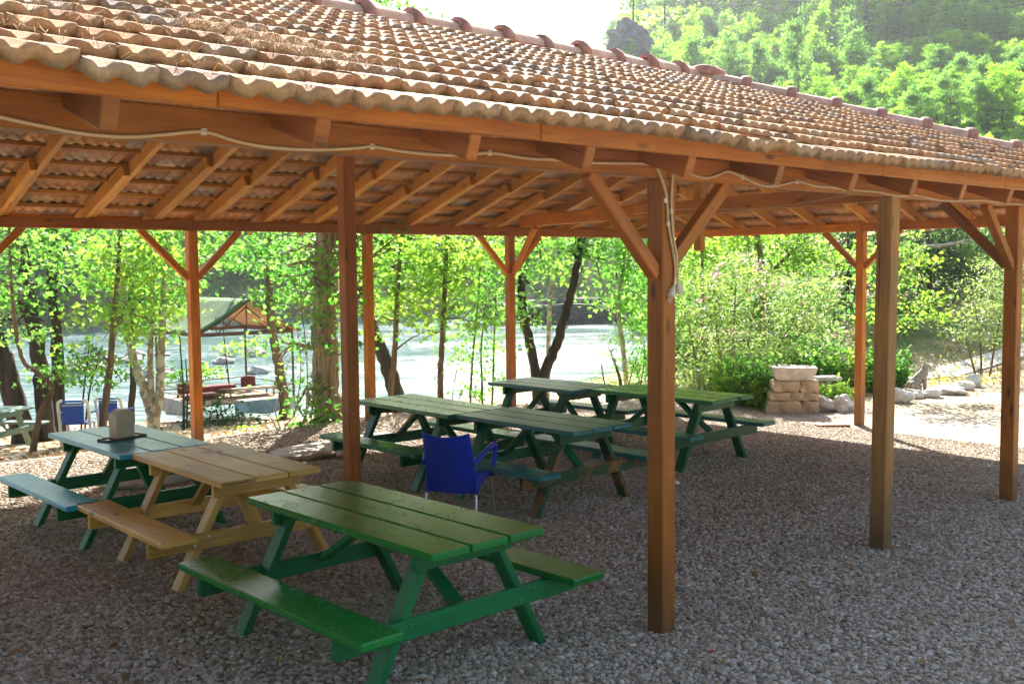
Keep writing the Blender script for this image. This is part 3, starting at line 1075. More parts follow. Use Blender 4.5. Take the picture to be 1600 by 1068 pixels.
# ridge and hip caps
def caps(p0, p1, name='ridge_caps', mat='ridge', r=.125):
    p0, p1 = Vector(p0), Vector(p1)
    d = p1 - p0
    L = d.length
    d.normalize()
    side = Vector((0, 0, 1)).cross(d).normalized()
    upv = d.cross(side)
    n = max(1, round(L / .62))
    st = L / n
    V, F, T = [], [], []
    m_ = 9
    for i in range(n):
        tnt = random.random()
        jz = random.uniform(-.012, .012)
        js = random.uniform(-.012, .012)
        sec = [(0, r * .80), (st - .09, r * 1.0), (st - .085, r * 1.22), (st - .02, r * 1.34), (st + .03, r * 1.30), (st + .035, r * .9)]
        o = len(V)
        for q, rr in sec:
            for k in range(m_):
                a = math.pi * (k / (m_ - 1)) * 1.06 - .09
                V.append(p0 + d * (i * st + q) + side * (math.cos(a) * rr + js) + upv * (math.sin(a) * rr + jz - .03))
                T.append(tnt)
        for j in range(len(sec) - 1):
            for k in range(m_ - 1):
                F.append([o + j * m_ + k, o + (j + 1) * m_ + k, o + (j + 1) * m_ + k + 1, o + j * m_ + k + 1])
    o = np_mesh(name, np.array(V), np.array(F), T, M[mat], PAV, smooth=True)
    o.data.materials.append(M['collar'])
    ns = (m_ - 1) * 5
    o.data.polygons.foreach_set('material_index', [1 if (i % ns) >= (m_ - 1) else 0 for i in range(len(F))])
    return o


zR = zE + (TMID - EF) * SLOPE + .13
caps((S_END + .05, TMID, zR), (S0, TMID, zR))
caps((S_END - .1, TMID - .05, zR - .01), (EE + .05, EF - .0, zE + .10), 'hip_caps')
caps((S_END - .1, TMID + .05, zR - .01), (EE + .05, ER + .0, zE + .10), 'hip_caps')


def lump(name, c, rad, mat, parent, rng, amp=.25, sub=3, freq=1.6):
    bm = bmesh.new()
    bmesh.ops.create_icosphere(bm, subdivisions=sub, radius=1)
    sd = rng.random(3) * 50
    for v in bm.verts:
        p = v.co
        n1 = sum(math.sin(p[i] * freq * (2 + k) + sd[(i + k) % 3] + p[(i + 1) % 3] * freq * 1.7) for i in range(3) for k in range(2)) / 6
        n2 = math.sin(p.x * 7 + sd[0]) * math.sin(p.y * 8 + sd[1]) * math.sin(p.z * 7 + sd[2])
        s = 1 + amp * n1 + amp * .35 * n2
        v.co = Vector((p.x * rad[0] * s, p.y * rad[1] * s, p.z * rad[2] * s))
    me = bpy.data.meshes.new(name)
    bm.to_mesh(me); bm.free()
    me.materials.append(M[mat])
    for p in me.polygons: p.use_smooth = True
    try: me.set_sharp_from_angle(angle=R(38))
    except Exception: pass
    o = bpy.data.objects.new(name, me)
    COL.objects.link(o)
    o.location = c
    if parent: o.parent = parent
    return o


lump('mortar_cap', (S_END + .06, TMID - .02, zR + .03), (.34, .22, .10), 'mortar', PAV, rng, .2)


# ------------------------------------------------------------------ cable along the front beam
def cable():
    t = TF - .053 - .011
    tp = TF - POST / 2 - .011

    def C(u, v, tt=t):
        r = ray(u, v)
        e = r[0] * ET[0] + r[1] * ET[1]
        k = tt / e
        p = Vector((r[0] * k, r[1] * k, CAMH + r[2] * k))
        return Vector((p.x * ES[0] + p.y * ES[1], tt, p.z))
    K = empty('electric_cable', (0, 0, 0), ANG, 'thin cream electric cable clipped along the front beam of the pavilion', 'cable')
    A = [(-30, 176), (0, 183), (60, 196), (130, 209), (200, 214), (260, 210), (318, 206), (370, 221), (430, 231), (500, 234), (560, 231), (581, 229), (640, 238), (715, 243), (765, 239), (820, 247), (870, 250), (915, 254), (1010, 256)]
    B = [(1026, 262), (1040, 300), (1043, 330), (1044, 350), (1051, 390), (1055, 420), (1053, 446)]
    Cc = [(1054, 264), (1049, 300), (1049, 330), (1052, 370), (1057, 400), (1059, 438)]
    D = [(1074, 270), (1100, 278), (1120, 274), (1137, 268), (1160, 277), (1190, 290), (1215, 290), (1245, 284), (1275, 291), (1300, 293), (1320, 296), (1370, 300), (1400, 306), (1430, 305), (1470, 313), (1510, 313), (1535, 313), (1560, 316), (1600, 320)]

    def smooth(pts, n=5):
        out = []
        for i in range(len(pts) - 1):
            p = [pts[max(i - 1, 0)], pts[i], pts[i + 1], pts[min(i + 2, len(pts) - 1)]]
            for k in range(n):
                x = k / n
                out.append(.5 * ((2 * p[1]) + (p[2] - p[0]) * x + (2 * p[0] - 5 * p[1] + 4 * p[2] - p[3]) * x * x + (3 * p[1] - p[0] - 3 * p[2] + p[3]) * x ** 3))
        return out + [pts[-1]]
    a3 = [C(*q) for q in A]
    b3 = [C(*q, tt=tp) for q in B]
    MB().tube(smooth(a3 + b3), .0085, 7).build('wire', M['cable'], K, smooth=True)
    c3 = [C(*q, tt=tp) for q in Cc]
    d3 = [C(*q) for q in D]
    MB().tube(smooth(c3[::-1] + d3), .0085, 7).build('wire', M['cable'], K, smooth=True)
    for e, lean in ((b3[-1], -.5), (c3[-1], .25)):
        mb = MB()
        dirv = Vector((lean, 0, -1)).normalized()
        mb.tube([e, e + dirv * .012, e + dirv * .03, e + dirv * .075, e + dirv * .08], [.009, .012, .022, .03, .02], 10)
        side = dirv.cross(Vector((0, 1, 0)))
        for sg in (-1, 1):
            q = e + dirv * .08 + side * sg * .011
            mb.tube([q, q + dirv * .035], .004, 6)
        mb.build('plug', M['plug'], K, smooth=True, angle=50)
    for q in [a3[6], a3[11], a3[14], b3[1] + Vector((0, 0, -.05)), b3[3], c3[2], d3[4], d3[7], d3[10]]:
        MB().board(q + Vector((0, 0, -.014)), q + Vector((0, 0, .014)), .012, .026, up=(1, 0, 0), bev=.002).build('clip', M['plug'], K)


cable()
# a second, thinner wire along the tie beam
tw = empty('tie_beam_wire', (0, 0, 0), ANG, 'thin pale wire tacked along the inner tie beam of the pavilion', 'wire')
pts = []
for i in range(25):
    f = i / 24
    s, t = 10.32 + (11.97 - 10.32) * (.02 + f * .62), 4.42 + (12.8 - 4.42) * (.02 + f * .62)
    pts.append((s - .046, t - .0, 3.04 + .04 * math.sin(f * 9) - .03 * f + (.06 if i == 0 else 0)))
MB().tube(pts, .006, 6).build('wire', M['cable'], tw, smooth=True)


# pine straw lodged on the tiles (uncountable)
def straw():
    rng = np.random.default_rng(5)
    V, F, T = [], [], []
    clusters = [(1.28, .30, .13, 45), (1.75, .9, .16, 60), (1.75, 1.3, .2, 50), (2.42, 1.15, .17, 190), (2.55, .8, .17, 200), (2.68, .62, .15, 120), (2.95, 1.3, .25, 60), (2.75, 1.85, .35, 40),
                (1.75, .05, .16, 26), (2.15, .06, .1, 16), (3.05, .72, .18, 70), (3.9, 1.95, .5, 30), (4.3, 1.1, .5, 40), (3.6, .35, .5, 26), (5.2, .25, .5, 16), (2.0, 2.2, .5, 40), (6.4, .9, .7, 16)]
    off = 0
    for a, q, sp, n in clusters:
        for _ in range(int(n * 1.2)):
            aa, qq = rng.normal(a, sp), abs(rng.normal(q, sp * .55))
            an = rng.uniform(0, 6.28)
            L = rng.uniform(.05, .15)
            h = .082 + .018 * rng.random() + .02 * (n > 100) * rng.random() * 2
            lift = rng.normal(0, .025)
            bend = rng.normal(0, .25)
            w = .0015
            pp = []
            for f in (0, .5, 1):
                x = aa + math.cos(an + bend * f) * L * f
                y = qq + math.sin(an + bend * f) * L * f
                z = h + lift * f + .02 * math.sin(3.14 * f)
                pp.append((x, y, max(z, .05)))
            px, py = -math.sin(an) * w, math.cos(an) * w
            for (x, y, z) in pp:
                for sg in (-1, 1):
                    x2, y2 = x + sg * px, y + sg * py
                    V.append((x2, EF - .05 + y2 * CS - z * SN, zE + y2 * SN + z * CS + .02))
                    T.append(rng.random())
            F += [[off, off + 1, off + 3, off + 2], [off + 2, off + 3, off + 5, off + 4]]
            off += 6
    o = np_mesh('pine_straw', np.array(V), np.array(F), np.repeat(rng.random(off // 6), 6), M['straw'])
    o.rotation_euler = (0, 0, ANG)
    tag(o, 'dry pine straw lodged on the roof tiles above the eave', 'pine straw', kind='stuff')


straw()


# ------------------------------------------------------------------ picnic tables
def picnic_table(label, c_s, t0, t1, rot=0.0, top='green', seat='green', frame='green', planks=3, zg=0.0, bench_in=.0, peel=None,
                 seat_off=.86, loc=None, rz=None, scale=1.0, warp=0.0, brace_mat=None, leg_mat=None):
    """boards run along local y; origin at the middle on the ground"""
    L = t1 - t0
    base = loc if loc is not None else W(c_s, (t0 + t1) / 2, zg)
    T = empty('picnic_table', base, (ANG + rot) if rz is None else rz, label, 'picnic table', 'wooden picnic tables with joined benches')
    T.scale = (scale,) * 3
    h = L / 2
    Wd = .84
    pw = Wd / planks
    mb = MB()
    for i in range(planks):
        x = -Wd / 2 + pw * (i + .5)
        e = random.uniform(-.012, .012)
        mb.board((x, -h + e, .7775), (x, h + e, .7775), pw - .010, .045, bev=.009, tint=.3 + .4 * random.random())
    mb.build('tabletop', M[top], T)
    for sg in (-1, 1):
        MB().board((sg * (seat_off - .14), -h - .03 + bench_in, .4275), (sg * (seat_off - .14), h + .03 - bench_in, .4275), .27, .045, bev=.009).build('bench_seat', M[seat], T)
    for e in (-1, 1):
        y = e * (h - .24)
        yo = e * (h - .24 - .05)
        bm_ = peel if (peel and e < 0) else frame
        MB().board((-.36, y, .70), (.36, y, .70), .045, .105, up=(0, 0, 1), bev=.006).build('top_bearer', M[frame], T)
        bb = MB().board((-seat_off + .02, y + e * .002, .345), (seat_off - .02, y + e * .002, .345), .048, .115, bev=.007).build('bench_beam', M[bm_], T)
        for sg in (-1, 1):
            lm = leg_mat if (leg_mat and e < 0) else frame
            MB().board((sg * .64, yo, -.02), (sg * .235, yo, .752), .05, .115, up=(0, 1, 0), bev=.006).build('leg', M[lm], T)
            for dx in (-.05, .05):
                x = sg * .465 + dx * 1.1
                zz = .345 + dx * .5
                k = MB()
                k.tube([(x, y + e * .024, zz), (x, y + e * .031, zz), (x, y + e * .035, zz)], [.014, .013, .006], 8)
                bo = k.build('bolt', M['alu' if frame == 'pine' else 'bolt'], bb, smooth=True, angle=40)
    for e in (-1, 1):
        MB().board((0, e * (h - .29), .37), (0, e * .10, .745), .085, .042, up=(0, 0, 1), bev=.005).build('diagonal_brace', M[brace_mat or frame], T)
    return T


picnic_table('glossy green picnic table standing alone beside the middle front post', 3.74, 4.27, 6.25, 0.005, 'green', 'green', 'green_frame', seat_off=.90)
picnic_table('bare pine picnic table with knotty unpainted boards', 3.85, 6.80, 8.42, -.02, 'pine', 'pine', 'pine', seat_off=.88)
picnic_table('green picnic table with turquoise sky sheen on top carrying the napkin dispenser', 3.77, 8.435, 10.12, 0.0, 'green_sheen', 'green_sheen', 'green_frame', seat_off=.87)
picnic_table('shiny green picnic table next to the big poplar trunk, joined to the worn one', 7.13, 8.29, 10.06, -.02, 'green_mid', 'green_mid', 'green_dark', seat_off=.86)
picnic_table('worn green picnic table with peeling end beam beside the blue armchair', 7.2, 6.60, 8.275, .0, 'green_old', 'green_old', 'green_dark', seat_off=.86, peel='green_peel', leg_mat='green_peel')
picnic_table('dark green picnic table in the back row nearer the river', 9.47, 8.83, 10.35, .03, 'green_old', 'green_old', 'green_dark', seat_off=.86, zg=.0)
picnic_table('dark green picnic table in the back row nearer the stone pedestal', 9.78, 7.0, 8.815, .03, 'green_mid', 'green_old', 'green_dark', seat_off=.86)
p = P(18, 420, 18.5)
picnic_table('faded grey green picnic table under the dark riverside trunks', 0, -.8, .8, loc=(p.x - .6, 18.5, gz(p.x, 18.5)), rz=R(82), top='grey_wood', seat='grey_wood', frame='grey_wood', scale=.92)


# napkin dispenser on a tray
def dispenser():
    b = W(3.72, 9.27, .8)
    t = empty('napkin_dispenser', b + Vector((0, 0, .012)), ANG + R(18), 'cream napkin dispenser standing on a dark tray on the turquoise sheened table', 'napkin dispenser')
    V = []
    prof = []
    n = 12
    w, h = .098, .25
    for i in range(n + 1):
        a = i / n
        x = -w + 2 * w * a
        prof.append((x, h - .02 + .03 * math.sin(math.pi * a) ** 1.5))
    pr = [(-w, .0)] + prof + [(w, 0)]
    mb = MB()
    m_ = len(pr)
    d = .055
    V = [(x, -d, z) for x, z in pr] + [(x, d, z) for x, z in pr]
    F = [list(range(m_)), [m_ + i for i in range(m_)][::-1]] + [[i, m_ + i, m_ + (i + 1) % m_, (i + 1) % m_] for i in range(m_)]
    mb.add(V, [f[::-1] for f in F])
    o = mb.build('body', M['dispenser'], t)
    bv = o.modifiers.new('edge', 'BEVEL'); bv.width = .008; bv.segments = 2
    tr = empty('serving_tray', b, ANG + R(18), 'flat dark tray under the napkin dispenser', 'tray')
    mb = MB()
    mb.board((-.21, 0, .005), (.21, 0, .005), .15, .008, bev=.002)
    mb.build('plate', M['tray'], tr)
    mb = MB()
    for y in (-.075, .075):
        mb.board((-.21, y, .011), (.21, y, .011), .012, .018, bev=.003)
    for x in (-.21, .21):
        mb.board((x, -.069, .011), (x, .069, .011), .012, .018, up=(0, 0, 1), bev=.003)
    mb.build('rim', M['tray'], tr)


dispenser()
b = W(3.98, 8.05, .801)
pn = empty('paper_scrap', b, 1.0, 'small white paper scrap lying on the bare pine table', 'paper')
mb = MB()
mb.add([(-.07, -.05, .001), (.06, -.06, .004), (.08, .04, .002), (-.06, .06, .003), (-.07, -.05, -.0005), (.06, -.06, .002), (.08, .04, .0005), (-.06, .06, .001)],
       [[0, 1, 2, 3], [7, 6, 5, 4], [0, 4, 5, 1], [1, 5, 6, 2], [2, 6, 7, 3], [3, 7, 4, 0]])
mb.build('sheet', M['paper'], pn)


# ------------------------------------------------------------------ blue armchair
def armchair(name, loc, rz, label, group=None, sc=1.0):
    T = empty(name, loc, rz, label, 'chair', group)
    T.scale = (sc,) * 3
    # backrest: curved sheet with a scooped top edge
    def sheet(fn, nu, nv, th, nm, mat):
        bm = bmesh.new()
        g = [[bm.verts.new(fn(i / nu, j / nv)) for i in range(nu + 1)] for j in range(nv + 1)]
        for j in range(nv):
            for i in range(nu):
                bm.faces.new((g[j][i], g[j][i + 1], g[j + 1][i + 1], g[j + 1][i]))
        bmesh.ops.recalc_face_normals(bm, faces=bm.faces)
        me = bpy.data.meshes.new(nm)
        bm.to_mesh(me); bm.free()
        me.materials.append(M[mat])
        for p in me.polygons: p.use_smooth = True
        o = bpy.data.objects.new(nm, me)
        COL.objects.link(o); o.parent = T
        sd = o.modifiers.new('thick', 'SOLIDIFY'); sd.thickness = th; sd.offset = 0
        bv = o.modifiers.new('edge', 'BEVEL'); bv.width = th * .3; bv.segments = 2; bv.limit_method = 'ANGLE'
        return o

    def back(u, v):
        x = (u - .5)
        wv = .50 - .04 * v
        zt = .855 - .035 * (1 - (2 * x) ** 2) ** 1.0
        z = .27 + (zt - .27) * v
        y = -.235 - .16 * v - .03 * (v ** 2) + .07 * (2 * x) ** 2
        return (x * wv, y, z)
    sheet(back, 14, 10, .012, 'backrest', 'blue')

    def seat(u, v):
        x = (u - .5)
        return (x * .48, -.225 + .45 * v, .425 - .02 * (1 - (2 * x) ** 2) + (.0 if v < .9 else -.02 * (v - .9) * 10) + .01 * math.cos(v * 3))
    sheet(seat, 10, 10, .014, 'seat', 'blue')

    for sg in (-1, 1):
        mb = MB()
        # arm: from the back edge forward, then down to the seat
        pts = [(sg * .235, -.30, .56), (sg * .262, -.20, .60), (sg * .285, .02, .655), (sg * .292, .17, .675), (sg * .290, .215, .655), (sg * .283, .225, .56), (sg * .262, .215, .43), (sg * .25, .205, .36)]
        for a_, b_ in zip(pts[:-1], pts[1:]):
            mb.tube([a_, b_], [.024, .024], 8)
        for q in pts[1:-1]:
            mb.tube([Vector(q) + Vector((0, 0, -.024)), Vector(q) + Vector((0, 0, -.012)), Vector(q) + Vector((0, 0, .012)), Vector(q) + Vector((0, 0, .024))], [.008, .0235, .0235, .008], 8)
        mb.build('armrest', M['blue'], T, smooth=True, angle=50)
        # side skirt
        mb = MB()
        sk = [(-.235, .43), (.215, .43), (.215, .35), (.10, .37), (-.10, .33), (-.20, .26), (-.235, .22)]
        V = [(sg * .250, y, z) for y, z in sk] + [(sg * .236, y, z) for y, z in sk]
        n = len(sk)
        F = [list(range(n)), [n + i for i in range(n)][::-1]] + [[i, (i + 1) % n, n + (i + 1) % n, n + i] for i in range(n)]
        mb.add(V, F)
        o = mb.build('side_skirt', M['blue'], T)
        for y0, y1, z0 in ((.20, .275, .37), (-.225, -.30, .26)):
            MB().tube([(sg * .243, y0, z0), (sg * .262, y1, .0)], [.0135, .0125], 10).build('leg', M['alu'], T, smooth=True, angle=50)
    return T


ch = W(6.12, 7.42, 0)
fx = Vector((ES[0] * .86 + ET[0] * .51, ES[1] * .86 + ET[1] * .51, 0))
armchair('armchair', (ch.x, ch.y, 0), math.atan2(fx.y, fx.x) - math.pi / 2, 'blue plastic armchair with aluminium legs facing the worn green table', None, .98)


# two blue and white chairs by the river, seen from behind
def beach_chair(u, d, label, rz):
    b = G(u, d)
    T = empty('folding_chair', b, rz, label, 'chair', 'blue and white chairs facing the river')
    fr = MB()
    for sg in (-1, 1):
        q = [(sg * .25, -.02, 0), (sg * .25, -.06, .42), (sg * .25, -.14, .72), (sg * .245, -.155, .775), (sg * .225, -.165, .81), (sg * .17, -.168, .828)]
        for a_, b_ in zip(q[:-1], q[1:]):
            fr.tube([a_, b_], .028, 8)
    fr.build('frame', M['white'], T, smooth=True, angle=60)
    MB().board((-.18, -.155, .60), (.18, -.155, .60), .02, .36, bev=.006).build('back_panel', M['bluepanel'], T)
    MB().board((-.18, -.171, .815), (.18, -.171, .815), .022, .035, bev=.005).build('top_rail', M['bluepanel'], T)
    MB().board((-.18, -.172, .745), (.18, -.172, .745), .008, .016, bev=.002).build('stripe', M['white'], T)
    MB().board((-.23, .18, .40), (.23, .18, .40), .40, .03, bev=.008).build('seat', M['bluepanel'], T)
    for sg in (-1, 1):
        MB().tube([(sg * .23, .34, 0), (sg * .23, .30, .40)], .02, 8).build('leg', M['white'], T, smooth=True, angle=50)
        MB().board((sg * .27, -.06, .60), (sg * .27, .30, .58), .05, .025, bev=.006).build('armrest', M['bluepanel'], T)


beach_chair(109, 18.2, 'blue and white chair by the river beside the twin dark trunks', R(8))
beach_chair(167, 19.4, 'blue and white chair by the river behind the slim brown sapling', R(-6))


# ------------------------------------------------------------------ riverside lookout hut on legs
def hut():
    D = 27.0
    c = P(352, 620, D)
    zd = c.z
    T = empty('river_hut', (c.x, D, WATER), R(40), 'rusty steel lookout platform with a green tarpaulin gable roof over the river', 'lookout hut')
    sx, sy = 1.25, 1.35
    zf_, zt = zd - WATER, zd - WATER + 1.72
    for x in (-sx, sx):
        for y in (-sy, sy):
            MB().tube([(x, y, -1.2 if y > 0 else -.6), (x, y, zt)], .03, 8).build('leg', M['rust'], T, smooth=True, angle=60)
    mb = MB()
    for i in range(11):
        x = -sx + .15 * 2 * i * sx / 3 / 1.0
        x = -sx + (i + .5) * 2 * sx / 11
        mb.board((x, -sy, zf_), (x, sy, zf_), 2 * sx / 11 - .012, .05, bev=.006)
    mb.build('deck', M['deck'], T)
    for a_, b_ in (((-sx, -sy), (sx, -sy)), ((sx, -sy), (sx, sy)), ((sx, sy), (-sx, sy)), ((-sx, sy), (-sx, -sy))):
        for hz in (.34, .16):
            MB().tube([(a_[0], a_[1], zf_ + hz), (b_[0], b_[1], zf_ + hz)], .016, 6).build('railing', M['rust'], T, smooth=True)
        MB().board((a_[0], a_[1], zt), (b_[0], b_[1], zt), .07, .09, bev=.006).build('roof_beam', M['rust'], T)
    # gable roof, ridge along local y
    rr, ev = .82, .12
    for sg in (-1, 1):
        n, m_ = 10, 8
        V, F = [], []
        for j in range(m_ + 1):
            for i in range(n + 1):
                f, g_ = i / n, j / m_
                x = sg * f * (sx + .18)
                y = -sy - .2 + g_ * (2 * sy + .4)
                z = zt + .05 + rr * (1 - f) - .05 * math.sin(f * 3.14) * (1 + .6 * math.sin(g_ * 14)) - .03
                V.append((x, y, z))
        for j in range(m_):
            for i in range(n):
                F.append([j * (n + 1) + i, j * (n + 1) + i + 1, (j + 1) * (n + 1) + i + 1, (j + 1) * (n + 1) + i])
        o = np_mesh('roof_tarp', np.array(V), np.array(F), None, M['tarp'], T, smooth=True)
        sd = o.modifiers.new('thick', 'SOLIDIFY'); sd.thickness = .02
        V2 = [(x * .985, y, z - .035) for x, y, z in V]
        np_mesh('tarp_lining', np.array(V2), np.array(F), None, M['tarp_in'], T, smooth=True)
        for y in (-sy, 0, sy):
            MB().tube([(sg * sx, y, zt), (0, y, zt + rr)], .02, 6).build('roof_truss', M['rust'], T, smooth=True)
    for y in (-sy, sy):
        mb = MB()
        mb.tube([(0, y, zt), (0, y, zt + rr)], .018, 6)
        for sg in (-1, 1):
            mb.tube([(sg * .8, y, zt), (sg * .8, y, zt + rr * .5)], .014, 6)
            mb.tube([(sg * .8, y, zt), (0, y, zt + rr * .8)], .014, 6)
        mb.build('roof_truss', M['rust'], T, smooth=True)
    # hanging cloths
    def cloth(x0, x1, y, zt_, zb_, mat, nm, sgn, rot=0.0):
        n, m_ = 18, 6
        V = []
        for j in range(m_ + 1):
            for i in range(n + 1):
                f, g_ = i / n, j / m_
                V.append((x0 + (x1 - x0) * f, y - sgn * (.03 + .05 * g_ * (1 + math.sin(f * 17)) + .02 * math.sin(f * 31)), zt_ + (zb_ - zt_) * g_ + .03 * math.sin(f * 9) * g_))
        F = [[j * (n + 1) + i, j * (n + 1) + i + 1, (j + 1) * (n + 1) + i + 1, (j + 1) * (n + 1) + i] for j in range(m_) for i in range(n)]
        o = np_mesh(nm, np.array(V), np.array(F), None, M[mat], None, smooth=True)
        sd = o.modifiers.new('thick', 'SOLIDIFY'); sd.thickness = .015
        o.location = T.location; o.rotation_euler = (0, 0, T.rotation_euler[2] + rot)
        return o
    tag(cloth(-sy, .6, -sx, zf_ + .03, zf_ - .34, 'greycloth', 'hanging_cloth', 1, -math.pi / 2), 'grey cloth hanging from the shaded end of the river lookout', 'cloth')
    tag(cloth(-.4, sx, -sy, zf_ + .03, zf_ - .30, 'bluecloth', 'hanging_cloth', 1), 'pale blue cloth hanging below the deck of the river lookout', 'cloth')
    M4 = Matrix.Translation(T.location) @ Matrix.Rotation(T.rotation_euler[2], 4, 'Z')
    for (x, y, w, d, h, rx, lab) in ((-.75, .75, .42, .16, .36, -.2, 'dark red cushion propped upright beside the pavilion post'),
                                     (.15, .75, .95, .3, .24, .12, 'long dark red cushion lying in the middle of the lookout deck'),
                                     (.95, .6, .42, .18, .42, -.1, 'squarish dark red cushion propped at the open end of the lookout'),
                                     (-.7, -.1, .9, .6, .14, 0, 'flat dark red floor mattress at the shaded end of the lookout')):
        o = MB().board((-w / 2, 0, h / 2), (w / 2, 0, h / 2), d, h, bev=.05).build('cushion', M['cushion'])
        sb = o.modifiers.new('soft', 'SUBSURF'); sb.levels = 2; sb.render_levels = 2
        o.matrix_world = M4 @ Matrix.Translation((x, y, zf_ + .03)) @ Matrix.Rotation(rx, 4, 'X')
        tag(o, lab, 'cushion', 'cushions on the river lookout')
    tb = empty('low_table', M4 @ Vector((.45, -.45, zf_ + .025)), R(40), 'low wooden table on the lookout deck', 'table')
    MB().board((-.7, 0, .2), (.7, 0, .2), .5, .03, bev=.006).build('tabletop', M['deck'], tb)
    for x in (-.6, .6):
        for y in (-.2, .2):
            MB().board((x, y, 0), (x, y, .185), .04, .04, up=(1, 0, 0), bev=.004).build('leg', M['deck'], tb)


hut()


# ------------------------------------------------------------------ trees
def px_tree(name, label, d, trunks, blobs, leafm, bark, shape, size, dens, group, seed, per=33, spray=.30, cat='tree', branches=0, up=.35, dd=1.3):
    """trunks: list of (pixel polyline, r0, r1); blobs: (u, v, r_px, depth offset). Everything is turned into metres at distance d."""
    rng = np.random.default_rng(seed)
    random.seed(seed)
    base = P(trunks[0][0][0][0], trunks[0][0][0][1], d)
    base.z = gz(base.x, base.y)
    T = empty(name, base, 0, label, cat, group)
    mb = MB()
    tops = []
    for pl, r0, r1 in trunks:
        q = [P(u, v, d + rng.normal(0, .0)) for u, v in pl]
        if pl is trunks[0][0] or abs(pl[0][1] - trunks[0][0][0][1]) < 25:
            q[0] = Vector((q[0].x, q[0].y, gz(q[0].x, q[0].y) - .15))
        pts = []
        m_ = len(q)
        for i in range(m_ - 1):
            for k in range(6):
                f = k / 6
                p4 = [q[max(i - 1, 0)], q[i], q[i + 1], q[min(i + 2, m_ - 1)]]
                pts.append(.5 * (2 * p4[1] + (p4[2] - p4[0]) * f + (2 * p4[0] - 5 * p4[1] + 4 * p4[2] - p4[3]) * f * f + (3 * p4[1] - p4[0] - 3 * p4[2] + p4[3]) * f ** 3))
        pts.append(q[-1])
        n = len(pts)
        rad = [r0 * (1 + .5 * max(0, .12 - i / n) / .12 * .6) + (r1 - r0) * (i / (n - 1)) for i in range(n)]
        pts = [p + Vector(rng.normal(0, rad[i] * .10, 3)) - base for i, p in enumerate(pts)]
        mb.tube(pts, rad, 9 if r0 < .12 else 14, rough=.06)
        tops.append((pts, rad))
    B = []
    for (u, v, rp, do) in blobs:
        if v < 352 and name != 'poplar_tree' and v > 60: v = 372; rp *= .8
        if group == GR and v > 500 and v < 640 and rng.random() < .35: continue
        c = P(u, v, d + do) - base
        r = rp * (d + do) / FPX
        B.append((c, r))
        # a limb from the nearest trunk point towards each blob
        best = min(((p, rr) for pts, rad in tops for p, rr in zip(pts[len(pts) // 4:], rad[len(pts) // 4:])), key=lambda a: (a[0] - c).length + max(0, (a[0].z - c.z)) * 1.5)
        p0, r0 = best
        mid = p0.lerp(c, .5) + Vector(rng.normal(0, .12, 3)) + Vector((0, 0, .1))
        rl = min(r0 * .55, .05)
        mb.tube([p0, p0.lerp(mid, .5) + Vector(rng.normal(0, .04, 3)), mid, mid.lerp(c, .6) + Vector(rng.normal(0, .08, 3)), c], [rl, rl * .8, rl * .6, rl * .4, .006], 6)
        for _ in range(3):
            e = c + Vector(rng.normal(0, r * .5, 3))
            mb.tube([mid, mid.lerp(e, .5) + Vector(rng.normal(0, .1, 3)), e], [rl * .4, rl * .3, .004], 5)
    mb.build('trunk', M[bark], T, smooth=True)
    if B:
        C, tt = spray_points([(tuple(c), r) for c, r in B], rng, dens, spray, per)
        S = size * .62 * rng.uniform(.6, 1.35, len(C))
        leaf_obj('crown', C, S, rng, shape, M[leafm], T, up=up, tint=tt)
    return T


GR = 'leafy trees along the river bank behind the pavilion'
# far left
px_tree('leaning_tree', 'thick dark trunk leaning away from the river at the far left', 20.5, [([(42, 700), (25, 640), (5, 560), (-25, 480), (-50, 400)], .24, .14)],
        [(-20, 470, 60, 0), (20, 560, 40, -.5), (-30, 560, 60, .5), (-60, 380, 90, 0), (30, 500, 30, .5)], 'leaf_olean', 'bark_dark', 'lance', .10, 26, GR, 21, spray=.25)
px_tree('riverside_tree', 'tall dark straight trunk beside the shorter twin trunk', 21.5, [([(92, 680), (91, 600), (88, 520), (82, 440), (86, 350), (90, 250)], .15, .08)],
        [(60, 400, 50, 0), (105, 385, 40, -.6), (110, 440, 30, .4), (75, 330, 80, 0), (120, 290, 80, 1), (30, 290, 80, 0)], 'leaf_green', 'bark_dark', 'lobe', .17, 20, GR, 22)
px_tree('riverside_tree', 'shorter dark twin trunk behind the crooked sapling', 20.8, [([(74, 690), (68, 620), (58, 540), (46, 470), (36, 400), (30, 330)], .17, .10)],
        [(40, 470, 45, .3), (25, 540, 40, 0), (10, 380, 60, 0), (60, 500, 36, -.6), (8, 480, 40, 0), (30, 300, 70, 0)], 'leaf_plane', 'bark_dark', 'lobe', .18, 22, GR, 23)
px_tree('crooked_sapling', 'thin crooked brown sapling bending in front of the dark trunks', 17.0, [([(48, 690), (62, 650), (79, 618), (77, 598), (60, 582), (38, 566), (27, 530), (20, 470), (16, 400), (14, 340)], .05, .022)],
        [(14, 400, 36, 0), (45, 440, 40, 0), (70, 565, 36, -.3), (30, 520, 34, .2), (20, 360, 46, 0), (60, 400, 34, .3), (88, 585, 22, 0), (10, 450, 36, 0)], 'leaf_plane', 'bark_brown', 'lobe', .15, 30, GR, 24)
px_tree('slim_tree', 'slim brown sapling in front of the second blue chair', 18.6, [([(158, 672), (163, 640), (170, 590), (175, 530), (180, 470), (186, 400), (190, 330)], .075, .03)],
        [(190, 470, 54, 0), (160, 500, 44, .4), (215, 430, 58, 0), (180, 400, 60, -.3), (140, 560, 36, 0), (170, 575, 30, -.2), (235, 500, 50, .5), (195, 350, 70, 0), (130, 590, 26, .2)], 'leaf_yellow', 'bark_brown', 'lobe', .17, 34, GR, 25)
